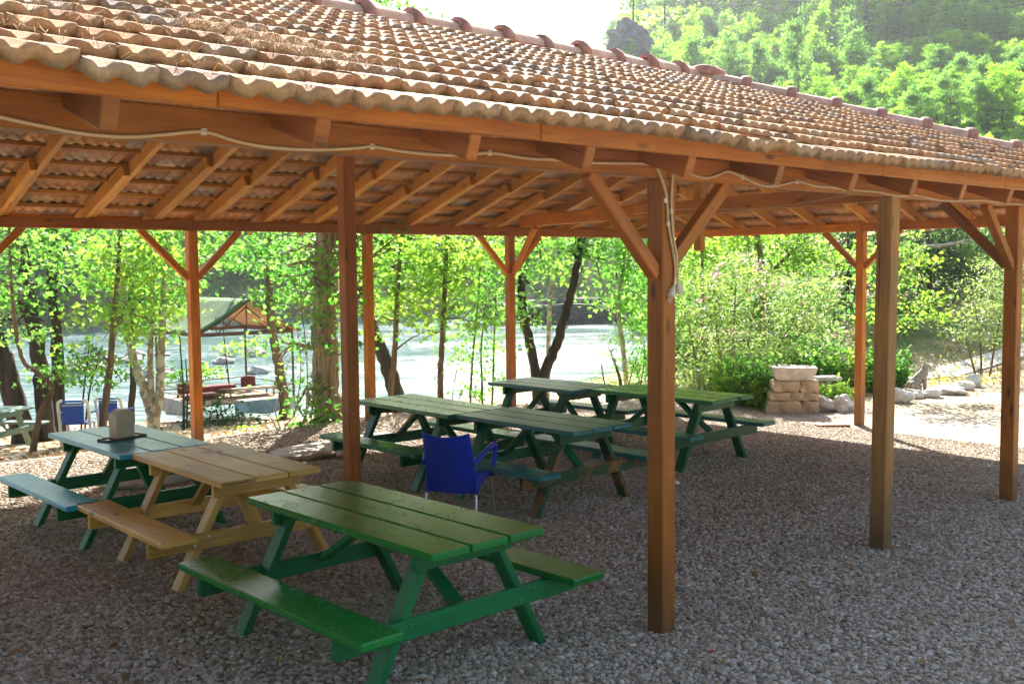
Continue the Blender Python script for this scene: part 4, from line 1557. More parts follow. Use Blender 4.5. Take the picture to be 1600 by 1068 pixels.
px_tree('plane_tree', 'pale barked plane tree forking into three stems beside the hut', 20.0,
        [([(238, 690), (240, 655), (232, 625), (218, 590), (206, 550), (196, 490), (190, 420)], .14, .04), ([(240, 655), (236, 610), (235, 550), (238, 480), (240, 400)], .08, .03), ([(241, 655), (250, 612), (252, 550), (254, 480), (262, 400), (270, 300)], .10, .035)],
        [(225, 400, 60, 0), (260, 440, 58, .3), (215, 500, 48, -.3), (245, 520, 36, 0), (275, 450, 34, .4), (300, 400, 50, .2), (240, 350, 80, 0), (225, 555, 28, .2), (185, 450, 50, .8), (290, 330, 80, 0), (150, 420, 50, .5)], 'leaf_plane', 'bark_plane', 'lobe', .19, 36, GR, 26)
px_tree('dark_sapling', 'slender dark trunk between the slim sapling and the plane tree', 21.5, [([(205, 690), (206, 640), (208, 580), (206, 520), (204, 440)], .075, .05)],
        [(204, 440, 60, 0), (160, 400, 50, .6), (240, 470, 50, .5)], 'leaf_yellow', 'bark_dark', 'lobe', .18, 24, GR, 27)
px_tree('thin_sapling', 'pair of thin dark stems rising beside the first blue chair', 19.0, [([(124, 668), (130, 620), (136, 570), (140, 530)], .02, .008), ([(127, 668), (140, 610), (150, 575), (156, 550)], .02, .008)],
        [(140, 560, 30, 0), (160, 560, 26, .2), (120, 570, 26, .1), (150, 590, 20, 0)], 'leaf_green', 'bark_dark', 'lobe', .16, 26, GR, 28)
# around the hut
px_tree('bank_tree', 'brown trunk standing just past the open end of the hut', 26.0, [([(447, 660), (443, 620), (434, 560), (425, 515), (420, 440), (425, 340)], .15, .07)],
        [(430, 470, 46, 0), (395, 410, 44, 1), (460, 440, 50, 0), (385, 385, 50, 0), (430, 380, 80, 0), (470, 520, 26, -.6), (350, 385, 40, 1)], 'leaf_plane', 'bark_brown', 'lobe', .2, 22, GR, 29)
px_tree('young_tree', 'small pale leaved young tree standing behind the hut deck', 29.5, [([(358, 640), (358, 600), (352, 550), (348, 500)], .03, .01)],
        [(345, 562, 18, 0), (362, 548, 16, 0), (335, 580, 12, 0), (385, 548, 12, 0), (400, 542, 12, 0)], 'leaf_yellow', 'bark_dark', 'lobe', .2, 26, GR, 30)
px_tree('young_tree', 'two dark sapling stems beside the pavilion post and hut', 22.5, [([(286, 670), (287, 620), (284, 570), (280, 520)], .03, .012), ([(291, 670), (293, 620), (290, 560)], .025, .01)],
        [(282, 560, 14, 0), (272, 590, 14, 0), (296, 440, 30, 0)], 'leaf_green', 'bark_dark', 'lobe', .17, 24, GR, 31)
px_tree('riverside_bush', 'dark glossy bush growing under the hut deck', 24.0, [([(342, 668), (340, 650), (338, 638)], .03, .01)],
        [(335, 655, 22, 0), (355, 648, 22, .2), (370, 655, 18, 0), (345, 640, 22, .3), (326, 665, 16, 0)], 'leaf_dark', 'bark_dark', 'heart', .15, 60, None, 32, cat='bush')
# the big poplar
px_tree('poplar_tree', 'massive grey poplar trunk with leafy suckers behind the ridge post', 16.2, [([(512, 710), (512, 660), (510, 600), (508, 520), (510, 440), (512, 370), (520, 250), (545, 120), (560, 40)], .245, .13)],
        [(470, 420, 44, -.2), (460, 480, 36, 0), (480, 540, 34, -.4), (445, 400, 40, .2), (555, 430, 36, .3), (545, 510, 30, .2), (480, 380, 44, 0), (535, 570, 26, -.4), (480, 600, 26, -.4), (480, 660, 20, -.5), (490, 640, 18, -.5), (560, 380, 40, 0),
         (600, 30, 60, 0), (560, -20, 80, 0), (500, -30, 90, 0), (440, 0, 70, 0), (585, 70, 40, 0), (498, 440, 20, -.7), (515, 400, 22, -.7), (500, 500, 16, -.7), (528, 540, 14, -.6), (522, 470, 18, -.7), (450, 540, 28, -.2), (600, 390, 40, .2), (530, 100, 90, 0), (430, 120, 90, 1), (500, 220, 100, .5)], 'leaf_green', 'bark_poplar', 'heart', .125, 42, GR, 33, spray=.28)
mbx = px_tree('sucker_shoots', 'sprawling pale shoots arching off the gravel below the poplar', 15.2, [([(440, 690), (446, 665), (462, 640), (470, 560), (455, 450)], .012, .005), ([(440, 690), (420, 650), (400, 652), (378, 660)], .010, .004), ([(445, 690), (475, 655), (480, 570), (470, 470), (466, 400)], .014, .005), ([(443, 690), (430, 640), (440, 610), (452, 560)], .010, .004)],
              [(380, 668, 14, 0), (395, 672, 12, 0), (478, 672, 16, 0), (470, 640, 16, 0), (452, 565, 22, 0), (470, 480, 26, 0), (478, 700, 12, 0)], 'leaf_yellow', 'bark_plane', 'heart', .10, 70, None, 34, cat='shrub', spray=.16, per=8)
# middle
px_tree('leaning_tree', 'dark trunk leaning over the river between the two rear posts', 24.5, [([(627, 650), (612, 590), (594, 545), (575, 490), (562, 430), (555, 350)], .20, .10)],
        [(570, 400, 60, .5), (600, 430, 50, 0), (590, 480, 40, .6), (620, 390, 60, 0), (560, 330, 80, 0), (640, 420, 50, 0)], 'leaf_plane', 'bark_dark', 'lobe', .2, 26, GR, 35)
px_tree('slim_tree', 'slim brown trunk crossing the leaning dark trunk', 20.0, [([(608, 660), (612, 600), (617, 550), (619, 500), (622, 440), (628, 350)], .065, .035), ([(617, 548), (640, 530), (660, 520)], .02, .006)],
        [(630, 470, 46, 0), (605, 460, 40, .2), (660, 480, 40, -.2), (640, 420, 56, 0), (600, 400, 50, .3), (650, 370, 60, 0), (590, 500, 26, 0), (675, 440, 40, .4)], 'leaf_yellow', 'bark_brown', 'lobe', .17, 36, GR, 36)
px_tree('straight_tree', 'straight pale tan trunk alone against the bright water', 20.5, [([(688, 650), (688, 600), (690, 540), (693, 490), (696, 430), (700, 350)], .065, .04)],
        [(700, 470, 40, 0), (680, 430, 50, .3), (725, 440, 50, 0), (670, 510, 24, -.2), (700, 390, 60, 0), (740, 490, 40, .2), (665, 390, 50, .4), (730, 380, 60, 0)], 'leaf_yellow', 'bark_brown', 'lobe', .17, 36, GR, 37)
px_tree('sapling_clump', 'clump of thin leafy saplings beside the third rear post', 21.5, [([(735, 660), (736, 600), (740, 540), (748, 460), (752, 380)], .028, .012), ([(755, 660), (753, 600), (752, 540), (760, 460)], .028, .012), ([(768, 660), (770, 600), (772, 540), (775, 460)], .025, .012)],
        [(740, 530, 36, 0), (770, 540, 34, .2), (760, 490, 40, 0), (720, 515, 30, .3), (780, 470, 40, 0), (745, 440, 50, .2), (770, 400, 56, 0), (745, 615, 14, 0), (752, 595, 16, -.2), (770, 575, 24, 0), (730, 560, 20, 0), (790, 420, 40, .3)], 'leaf_plane', 'bark_brown', 'lobe', .165, 36, GR, 38)
px_tree('bare_shrub', 'twiggy half bare shrub on the bank in front of the tan trunk', 19.5, [([(706, 650), (708, 610), (714, 575), (718, 550)], .012, .004), ([(706, 650), (690, 615), (676, 585)], .010, .004), ([(706, 650), (722, 612), (735, 590)], .010, .004)],
        [(676, 570, 12, 0), (716, 560, 14, 0), (735, 595, 12, 0), (690, 590, 10, 0)], 'leaf_olean', 'bark_dark', 'lance', .13, 20, None, 39, cat='shrub', per=6, spray=.2)
px_tree('forked_tree', 'dark forked tree with two trunks parting low beside the third rear post', 22.5, [([(841, 640), (838, 590), (826, 530), (818, 490), (816, 430), (830, 380), (846, 320)], .12, .06), ([(845, 640), (850, 588), (868, 540), (884, 490), (898, 430), (910, 370), (925, 300)], .13, .06), ([(880, 515), (895, 505), (915, 490)], .02, .006)],
        [(830, 440, 44, 0), (815, 480, 34, .4), (850, 400, 50, 0), (880, 400, 44, .2), (920, 400, 46, 0), (900, 380, 50, -.3), (940, 380, 44, .4), (840, 500, 26, .3), (860, 360, 60, 0), (930, 340, 60, 0)], 'leaf_plane', 'bark_dark', 'lobe', .16, 24, GR, 40)
px_tree('pale_tree', 'thin whitish trunk rising between the forked dark trunks', 24.5, [([(853, 640), (856, 580), (858, 500), (862, 430), (868, 370), (872, 320)], .06, .03)],
        [(870, 420, 36, 0), (850, 390, 44, .3), (890, 430, 30, .2), (872, 350, 60, 0)], 'leaf_yellow', 'bark_plane', 'lobe', .17, 22, GR, 41)
px_tree('young_plane', 'bright leaved young tree with a pale stem left of the front corner post', 23.0, [([(982, 640), (975, 560), (966, 480), (972, 430), (978, 380), (982, 320)], .06, .03)],
        [(970, 440, 44, 0), (990, 400, 44, 0), (950, 470, 32, .2), (1000, 460, 40, .3), (975, 480, 36, -.2), (960, 400, 40, 0), (985, 360, 60, 0), (1010, 420, 40, 0), (985, 510, 32, 0)], 'leaf_plane', 'bark_plane', 'lobe', .17, 38, GR, 42)
px_tree('willow_shrub', 'feathery light green shrub at the water edge by the post', 21.5, [([(974, 650), (970, 600), (962, 570), (950, 540)], .05, .012), ([(976, 650), (985, 590), (998, 550)], .02, .006), ([(990, 650), (1003, 590), (1008, 540)], .02, .006), ([(955, 650), (945, 600), (938, 560)], .03, .006)],
        [(990, 530, 30, 0), (1003, 570, 24, 0), (965, 540, 26, 0), (940, 560, 22, 0), (985, 580, 20, 0), (1000, 610, 20, 0), (950, 600, 16, 0), (930, 590, 14, 0), (1012, 500, 24, 0)], 'leaf_yellow', 'bark_brown', 'lance', .15, 44, None, 43, cat='shrub', spray=.24)
# right side shrubs
GS = 'shrubs and small trees behind the stone pedestal'
px_tree('oleander_bush', 'large grey green oleander with pink flowers behind the stone pedestal', 21.5, [([(1130, 640), (1125, 560), (1115, 480)], .04, .01), ([(1150, 640), (1165, 560), (1180, 470)], .04, .01), ([(1165, 640), (1200, 570), (1240, 500)], .03, .01), ([(1110, 640), (1090, 570), (1075, 500)], .03, .01), ([(1140, 640), (1145, 540), (1150, 440)], .03, .01)],
        [(1100, 450, 44, 0), (1150, 430, 44, .2), (1200, 450, 44, 0), (1240, 480, 40, .2), (1120, 500, 46, -.3), (1180, 510, 46, -.2), (1090, 540, 40, 0), (1230, 530, 36, -.2), (1140, 560, 44, -.4), (1190, 560, 38, -.2), (1080, 590, 34, 0), (1130, 600, 36, -.3), (1270, 500, 36, .2), (1170, 600, 30, -.4), (1280, 460, 36, .3), (1060, 490, 34, 0), (1215, 585, 20, 0)], 'leaf_olean', 'bark_brown', 'lance', .165, 150, GS, 44, spray=.22, up=.35, cat='shrub')
fl = [o for o in bpy.data.objects if o.name == 'oleander_bush'][0]
rngf = np.random.default_rng(9)
C = []
for (u, v) in ((1122, 425), (1182, 413), (1190, 416), (1180, 448), (1225, 440), (1120, 428), (1220, 446), (1143, 520), (1100, 470), (1250, 470), (1160, 405)):
    c = P(u, v, 20.7) - fl.location
    C.append(np.array(c)[None] + rngf.normal(0, .07, (9, 3)))
C = np.concatenate(C)
leaf_obj('flowers', C, np.full(len(C), .07), rngf, 'heart', M['flower'], fl)
px_tree('bright_tree', 'broad yellow green tree rising behind the oleander', 26.0, [([(1198, 640), (1195, 520), (1192, 440), (1188, 400), (1180, 340)], .12, .06), ([(1192, 440), (1230, 400), (1265, 370)], .06, .02), ([(1100, 600), (1098, 480), (1097, 390), (1096, 330)], .05, .03)],
        [(1090, 390, 50, 0), (1130, 400, 46, .3), (1170, 380, 50, 0), (1220, 390, 46, 0), (1260, 380, 46, .2), (1270, 420, 40, .2), (1120, 440, 46, .5), (1200, 430, 40, .4), (1075, 430, 40, 0), (1240, 350, 60, 0), (1150, 340, 60, 0), (1085, 340, 60, 0), (1060, 520, 40, 1), (1290, 400, 34, 0)], 'leaf_yellow', 'bark_brown', 'lobe', .17, 40, GS, 45)
px_tree('mulberry_branch_tree', 'bright green sapling with long drooping sprays left of the weathered post', 21.5, [([(1385, 640), (1390, 570), (1398, 500), (1402, 430), (1405, 370)], .04, .015), ([(1396, 515), (1430, 485), (1465, 460)], .015, .005), ([(1396, 505), (1435, 492), (1482, 494)], .012, .004)],
        [(1400, 400, 26, 0), (1412, 440, 28, 0), (1390, 470, 28, 0), (1405, 500, 22, 0), (1445, 478, 13, 0), (1460, 463, 11, 0), (1470, 492, 10, 0), (1455, 494, 10, 0), (1428, 420, 22, 0), (1440, 402, 16, 0), (1370, 430, 26, .2), (1360, 500, 26, .2), (1355, 400, 22, 0), (1415, 380, 20, 0)], 'leaf_yellow', 'bark_brown', 'heart', .13, 70, GS, 46, spray=.2)
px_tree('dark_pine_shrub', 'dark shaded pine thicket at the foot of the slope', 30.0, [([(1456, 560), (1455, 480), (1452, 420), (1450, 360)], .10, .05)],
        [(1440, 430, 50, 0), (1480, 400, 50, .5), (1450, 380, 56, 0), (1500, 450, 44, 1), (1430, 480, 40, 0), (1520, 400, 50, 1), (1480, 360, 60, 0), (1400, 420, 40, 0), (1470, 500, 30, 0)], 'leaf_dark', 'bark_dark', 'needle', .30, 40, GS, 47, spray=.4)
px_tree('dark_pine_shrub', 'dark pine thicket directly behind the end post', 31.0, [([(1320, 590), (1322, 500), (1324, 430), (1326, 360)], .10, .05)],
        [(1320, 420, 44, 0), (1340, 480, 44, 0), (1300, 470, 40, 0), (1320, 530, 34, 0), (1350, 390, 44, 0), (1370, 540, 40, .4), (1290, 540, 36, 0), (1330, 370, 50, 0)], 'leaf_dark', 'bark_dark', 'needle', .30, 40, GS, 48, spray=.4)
px_tree('oleander_bush', 'round pale grey green oleander on the slope beside the third front post', 24.0, [([(1535, 575), (1530, 520), (1520, 470)], .03, .01), ([(1545, 575), (1560, 510), (1580, 450)], .03, .01), ([(1528, 575), (1510, 530), (1500, 500)], .03, .01)],
        [(1520, 480, 32, 0), (1550, 460, 36, 0), (1580, 480, 36, 0), (1510, 510, 28, -.2), (1545, 510, 34, -.3), (1590, 430, 40, .2), (1560, 420, 36, .2), (1600, 500, 40, 0), (1570, 535, 26, -.2), (1530, 445, 26, 0)], 'leaf_olean', 'bark_brown', 'lance', .17, 110, GS, 49, spray=.22, up=.35, cat='shrub')
px_tree('green_tree', 'mid green tree on the slope above the pale oleander', 33.0, [([(1560, 560), (1555, 470), (1550, 400), (1545, 340)], .10, .05)],
        [(1540, 400, 46, 0), (1580, 380, 50, 0), (1560, 440, 40, 0), (1520, 370, 46, 0), (1610, 420, 46, 0), (1590, 340, 60, 0), (1500, 380, 36, 1)], 'needle', 'bark_brown', 'needle', .30, 40, GS, 50, spray=.4)


for k, (u, d, rp, mt_, lab, v0) in enumerate(((1055, 27, 44, 'leaf_green', 'dark green bush behind the corner post and the oleander', 600), (1120, 28, 48, 'needle', 'soft green bush filling the gap behind the oleander stems', 590), (1190, 28.5, 50, 'leaf_green', 'leafy green bush behind the oleander crown', 580),
                                               (1255, 27.5, 46, 'needle', 'soft green bush behind the marble trough', 575), (1385, 28, 40, 'leaf_green', 'dark leafy bush behind the mulberry sapling', 570), (1020, 30, 40, 'leaf_green', 'bush on the river corner beyond the willow shrub', 590))):
    px_tree('backing_bush', lab, d, [([(u, v0 + 30), (u + 3, v0 - 40), (u - 4, v0 - 110)], .05, .02)],
            [(u - 20, v0 - 20, rp * .8, 0), (u + 24, v0 - 40, rp * .9, 0), (u - 10, v0 - 80, rp, 0), (u + 20, v0 - 110, rp, .3), (u - 16, v0 - 150, rp * .9, .3), (u + 12, v0 - 180, rp * .7, .2)], mt_, 'bark_brown', 'heart', .17, 46, GS, 300 + k, spray=.3, cat='shrub')


# herbs and low plants in the garden bed
def herb(u, d, h, w, label, leafm, shape, size, n, seed, name='garden_plant', cat='plant', group='green plants in the garden bed'):
    rng = np.random.default_rng(seed)
    b = G(u, d)
    T = empty(name, b, 0, label, cat, group)
    mb = MB()
    C = []
    for _ in range(max(8, int(n / 30))):
        a, r = rng.uniform(0, 6.28), w * .5 * math.sqrt(rng.random())
        e = Vector((math.cos(a) * r, math.sin(a) * r, h * rng.uniform(.55, 1.05)))
        s0 = Vector((e.x * .4, e.y * .4, -.05))
        mid = s0.lerp(e, .5) + Vector(rng.normal(0, .03, 3))
        mb.tube([s0, mid, e], [.008, .006, .003], 5)
        for _ in range(30):
            f = rng.uniform(.12, 1)
            q = s0.lerp(mid, f * 2) if f < .5 else mid.lerp(e, f * 2 - 1)
            C.append(np.array(q) + rng.normal(0, .06, 3))
    mb.build('stems', M['bark_brown'] if shape != 'lance' else M[leafm], T, smooth=True)
    leaf_obj('foliage', np.array(C), size * rng.uniform(.6, 1.3, len(C)), rng, shape, M[leafm], T, up=.4)


herb(1175, 19.6, 1.0, 1.1, 'tall leafy weeds left of the stone pedestal', 'leaf_plane', 'heart', .09, 1500, 61)
herb(1140, 20.2, .75, 1.0, 'grassy green clump at the foot of the oleander', 'leaf_yellow', 'lance', .16, 1200, 62)
herb(1285, 21.8, 1.0, 1.3, 'leafy green plant directly behind the marble trough', 'leaf_plane', 'heart', .09, 1500, 63)
herb(1325, 21.6, .85, 1.0, 'reddish green plant beside the end post', 'leaf_yellow', 'heart', .09, 900, 64)
herb(1304, 19.6, .38, .8, 'low bright grass tuft on the pale border rocks', 'leaf_yellow', 'lance', .18, 900, 65)
herb(1240, 22.5, 1.15, 1.4, 'tall weeds between the oleander and the trough', 'leaf_plane', 'heart', .10, 1500, 66)
herb(1372, 21.8, .95, 1.0, 'white flowering weeds right of the end post', 'leaf_plane', 'heart', .09, 1100, 67)
herb(1405, 22.6, .8, .8, 'low leafy weeds behind the cat statue', 'leaf_green', 'heart', .09, 800, 68)
herb(1200, 19.3, .55, .8, 'short weeds against the base of the pedestal', 'leaf_yellow', 'heart', .08, 700, 69)
herb(1100, 20.8, .9, 1.2, 'pale weeds under the oleander beside the corner post', 'leaf_olean', 'lance', .14, 1000, 70)


# grass and dry leaf litter (uncountable)
def scatter_blades(name, label, cat, n, region, leafm, shape, smin, smax, seed, up, lift=.0, axis=None, axis_w=0):
    rng = np.random.default_rng(seed)
    C = []
    while len(C) < n:
        u, d = rng.uniform(*region[0]), rng.uniform(*region[1])
        b = P(u, 420, d)
        if not region[2](b.x, d): continue
        C.append((b.x, d, 0))
    C = np.array(C)
    C[:, 2] = ground(C[:, 0], C[:, 1]) + lift
    o = leaf_obj(name, C, rng.uniform(smin, smax, n), rng, shape, M[leafm], None, up=up, axis=axis, axis_w=axis_w)
    tag(o, label, cat, kind='stuff')


def st0(x, y): return (x * ES[0] + y * ES[1], x * ET[0] + y * ET[1])


def st(x, y): return (x * ES[0] + y * ES[1], x * ET[0] + y * ET[1])


scatter_blades('grass', 'dry yellow grass on the garden slope behind the statue', 'grass', 1700, ((1330, 1680), (22.3, 30), lambda x, y: True), 'grass', 'lance', .08, .20, 71, .05, 0, (0, 0, 1), 1.6)
scatter_blades('leaf_litter', 'fallen brown leaves strewn along the garden border and river bank', 'leaf litter', 5200, ((-60, 1680), (13.5, 30), lambda x, y: st(x, y)[1] > 13.6 or (st(x, y)[0] > 18.5 and vnoise(x * 1.3, y * 1.3, 4) > .62)), 'dryleaf', 'heart', .05, .12, 72, 1.5, .015)
scatter_blades('undergrowth', 'low scrub covering the wooded hillside and the far bank', 'undergrowth', 26000, ((900, 1700), (40, 135), lambda x, y: gz(x, y) > WATER + .5), 'needle_lit', 'heart', .25, .65, 73, .5, .15)
scatter_blades('bank_scrub', 'dense scrub along the far river bank', 'undergrowth', 30000, ((-150, 1000), (66, 130), lambda x, y: gz(x, y) > WATER + .15), 'needle_lit', 'heart', .25, .7, 74, .2, .3)


scatter_blades('leaf_litter', 'a few dry leaves blown over the gravel under the roof', 'leaf litter', 420, ((-60, 1680), (5.2, 15), lambda x, y: True), 'dryleaf', 'heart', .025, .06, 75, 2.0, .04)


# ------------------------------------------------------------------ pines on the hill and trees on the far bank
def pine_mesh(seed, h, kind):
    rng = np.random.default_rng(seed)
    random.seed(seed)
    mb = MB()
    lean = rng.normal(0, .25, 2)
    pts = [Vector((lean[0] * (f ** 2) + rng.normal(0, .05), lean[1] * f ** 2 + rng.normal(0, .05), h * f - (.5 if f == 0 else 0))) for f in np.linspace(0, .97, 9)]
    r0 = h * .021
    mb.tube(pts, [r0 * (1 - .85 * f) for f in np.linspace(0, 1, 9)], 8, rough=.08)
    C, tt = [], []
    if kind == 'tall':
        f0, nb, spread, per = .50, 24, .22, 24
    elif kind == 'young':
        f0, nb, spread, per = .08, 34, .30, 15
    else:
        f0, nb, spread, per = .15, 46, .34, 46
    for i in range(nb):
        f = f0 + (1 - f0) * (i + rng.random()) / nb
        a = rng.uniform(0, 6.28)
        if kind == 'tall':
            ln = h * spread * (1.15 - .75 * abs((f - f0) / (1 - f0) - .35)) * rng.uniform(.5, 1.15)
        elif kind == 'young':
            ln = h * spread * (1.08 - f) * rng.uniform(.75, 1.2) + .15
        else:
            ln = h * spread * math.sin(math.pi * min(1, (1.02 - f) * .85 + .12)) * rng.uniform(.5, 1.1)
        k = min(8, int(f * 8.2))
        p0 = pts[k]
        e = p0 + Vector((math.cos(a) * ln, math.sin(a) * ln, ln * rng.uniform(.05, .45)))
        mb.tube([p0, p0.lerp(e, .5) + Vector((0, 0, -.05 * ln)), e], [r0 * .28, r0 * .18, .01], 5)
        bt = rng.normal(0, .12)
        for g in (.5, .72, .9, 1.02):
            c = p0.lerp(e, g)
            n = int(per * (.5 + .5 * g))
            C.append(np.array(c) + rng.normal(0, 1, (n, 3)) * np.array([1, 1, .6]) * h * .038)
            tt.append(np.clip(rng.normal(.5 + bt, .2, n), 0, 1))
    return mb, np.concatenate(C), np.concatenate(tt), rng


def pine_template(seed, h, kind, leafm, label, name='pine_tree', group=None, size=.05, shape='needle'):
    mb, C, tt, rng = pine_mesh(seed, h, kind)
    T = empty(name, (0, 0, 0), 0, label, 'pine tree', group)
    mb.build('trunk', M['bark_pine'], T, smooth=True)
    leaf_obj('crown', C, h * size * rng.uniform(.7, 1.3, len(C)), rng, shape, M[leafm], T, up=.3, axis=(0, 0, 1), axis_w=.5, tint=tt)
    return T


def dup(root, loc, rz, sc, label=None, group=None):
    r = root.copy()
    COL.objects.link(r)
    r.location = loc
    r.rotation_euler = (0, 0, rz)
    r.scale = (sc,) * 3
    if label: r['label'] = label
    if group: r['group'] = group
    for c in root.children:
        k = c.copy()
        COL.objects.link(k)
        k.parent = r
    return r


TEMPL = {}


def place(key, make, u, d, sc, label, group):
    p = G(u, d)
    p.z -= .1
    rz = random.uniform(0, 6.28)
    if key not in TEMPL:
        T = make()
        TEMPL[key] = T
        T.location = p; T.rotation_euler = (0, 0, rz); T.scale = (sc,) * 3
        T['label'] = label; T['group'] = group
        return T
    return dup(TEMPL[key], p, rz, sc, label, group)


random.seed(3)
GP1, GP2, GP3 = 'tall pines along the hill crest', 'young bright pines low on the hillside', 'broad bright pines just behind the roof'
mk = {('tall', i): (lambda i=i: pine_template(100 + i, 9.5, 'tall', 'needle_far', '', size=.045)) for i in range(3)}
mk.update({('young', i): (lambda i=i: pine_template(120 + i, 5.2, 'young', ('needle_lit', 'needle', 'needle_lit')[i], '', size=.05)) for i in range(3)})
mk.update({('broad', i): (lambda i=i: pine_template(140 + i, 6.0, 'broad', ('needle_lit', 'needle_lit', 'needle')[i], '', size=.04)) for i in range(3)})

lp = place(('tall', 0), mk[('tall', 0)], 990, 107, .62, 'lone pine on the rocky outcrop against the white sky', GP1)
lp.location = P(990, 52, 92.5)
n1 = 0
for i in range(76):
    u = 1035 + (i * 97.3) % 640 + random.uniform(-8, 8)
    d = (110 if u < 1290 else 92) + (i * 37.7) % (28 if u < 1290 else 40)
    place(('tall', i % 3), mk[('tall', i % 3)], u, d, random.uniform(.7, 1.1) * (1.3 if u > 1290 else 1), 'tall bare trunked pine among many on the upper hillside', GP1)
for i in range(120):
    u = 940 + (i * 73.1) % 390 + random.uniform(-6, 6)
    d = 77 + (i * 29.3) % 25
    if u < 975: d = 90 + random.uniform(0, 8)
    kd = 'broad' if i % 2 else 'young'
    place((kd, i % 3), mk[(kd, i % 3)], u, d, random.uniform(.62, 1.05) * (.62 if kd == 'broad' else 1), 'young bright green pine among many on the lower hillside', GP2)
for i in range(118):
    u = 1225 + (i * 61.7) % 440 + random.uniform(-6, 6)
    d = 48 + (i * 17.9) % 44
    place(('broad', i % 3), mk[('broad', i % 3)], u, d, random.uniform(.30, .52), 'broad bushy bright green pine among many behind the hip of the roof', GP3)
for u, d, sc in ((944, 88, .62), (957, 90, .75), (972, 87, .5), (1008, 87, .72), (1022, 89, .85), (1036, 86, .7)):
    place(('young', 0), mk[('young', 0)], u, d, sc, 'young bright green pine at the foot of the rocky outcrop', GP2)
sp_ = place(('tall', 1), mk[('tall', 1)], 1245, 62, 1.0, 'dark slender pine rising in front of the bright hillside pines', GP1)
sp_.scale = (.36, .36, .78)


def far_tree(seed, h, leafm):
    rng = np.random.default_rng(seed)
    random.seed(seed)
    T = empty('far_bank_tree', (0, 0, 0), 0, '', 'tree')
    mb = MB()
    mb.tube([(0, 0, -.4), (.1, 0, h * .3), (0, .1, h * .8)], [h * .025, h * .02, .03], 7)
    B = []
    for _ in range(12):
        a, r = rng.uniform(0, 6.28), h * .22 * math.sqrt(rng.random())
        c = Vector((math.cos(a) * r, math.sin(a) * r, h * rng.uniform(.22, .9)))
        B.append((tuple(c), h * rng.uniform(.12, .2)))
        mb.tube([(0, 0, c.z * .6), c], [.05, .01], 5)
    mb.build('trunk', M['bark_dark'], T, smooth=True)
    C, tt = spray_points(B, rng, 26 * (7 / h) ** 1.4, .5, 10, .6)
    leaf_obj('crown', C, .42 * rng.uniform(.7, 1.3, len(C)), rng, 'heart', M[leafm], T, up=.5, tint=tt)
    return T


GF = 'trees on the far river bank'
for i in range(3):
    mk[('far', i)] = (lambda i=i: far_tree(160 + i, 7.0, ('leaf_green', 'needle', 'leaf_plane')[i]))
for i in range(104):
    u = -60 + (i * 83.3) % 1090
    x0 = P(u, 420, 80).x
    yF = float(np.interp(x0, [-200, -80, -27, -8, 5, 9, 40], [60, 66, 75, 88, 95, 140, 220]))
    d = max(yF + 2, 66) + (i * 13.1) % 42
    if gz(P(u, 420, d).x, d) < WATER + .3: continue
    place(('far', i % 3), mk[('far', i % 3)], u, d, random.uniform(.9, 1.6), ('mid green', 'greyish green', 'fresh green')[i % 3] + ' tree among the wood on the far river bank', GF)


# ------------------------------------------------------------------ rocks, pedestal, statue, odds and ends
rk = np.random.default_rng(77)


def rock(u, d, w, h, dp, label, mat='rockpale', group=None, name='rock', sink=.3, rz=None):
    b = G(u, d)
    o = lump(name, (b.x, b.y, b.z + h * (1 - sink) * .5), (w / 2, dp / 2, h / 2), mat, None, rk, .34, 4, 1.9)
    o.rotation_euler = (0, 0, rk.uniform(-.5, .5) if rz is None else rz)
    tag(o, label, 'rock', group)
    return o


GB = 'pale rocks edging the garden bed'
for (u, d, w, h, lab) in ((1283, 18.9, .62, .40, 'big brownish rock touching the stone pedestal'), (1270, 19.4, .42, .46, 'dark rock wedged behind the brownish rock'), (1289, 19.6, .42, .30, 'rounded pale rock resting on top beside the pedestal'),
                          (1318, 18.9, .45, .42, 'rounded white rock just left of the end post'), (1408, 20.0, .55, .40, 'angular pale rock right of the weathered post'), (1432, 20.6, .42, .26, 'flat white rock under the cat statue'),
                          (1459, 20.7, .46, .24, 'low cream rock right of the cat statue'), (1488, 21.2, .75, .22, 'long flat pale rock in the middle of the garden border'), (1512, 21.9, .45, .25, 'small white rock near the end of the garden border'), (1525, 22.4, .40, .40, 'upright white rock closing the garden border')):
    rock(u, d, w * .85, h * .82, w * .7, lab, 'rockpale' if 'dark' not in lab and 'brown' not in lab else 'rock', GB, 'border_rock')
GY = 'stones along the rear edge of the yard'


def rock_st(s, t, w, h, dp, label, mat='rock', rz=0):
    p = W(s, t)
    o = lump('yard_stone', (p.x, p.y, gz(p.x, p.y) + h * .3), (w / 2, dp / 2, h / 2), mat, None, rk, .2, 3)
    o.rotation_euler = (0, 0, ANG + rz)
    tag(o, label, 'stone', GY)


rock_st(4.75, 11.0, 1.1, .24, .7, 'wide flat sandy boulder seen under the turquoise sheened table', 'rockpale')
rock_st(5.45, 10.95, .55, .30, .45, 'rounded grey boulder seen under the pine table', 'rock')
rock_st(6.9, 11.2, 1.3, .14, .8, 'broad flat grey slab in front of the poplar', 'rock')
rock_st(7.75, 11.05, .22, .14, .18, 'small round brown stone beside the ridge post', 'ashlar')
rock_st(7.15, 10.75, .40, .16, .3, 'grey stone at the near corner of the flat slab', 'rock')
rock_st(8.1, 11.5, .7, .12, .5, 'thin grey slab under the shiny green bench', 'rock')
for (u, v, lab, w) in ((480, 845, 'small white pebble', .05),):
    pass
p = W(8.55, 6.9)
o = lump('white_rag', (p.x, p.y, .03), (.11, .06, .03), 'paper', None, rk, .35, 3)
tag(o, 'crumpled white rag on the gravel by the worn table leg', 'rag')

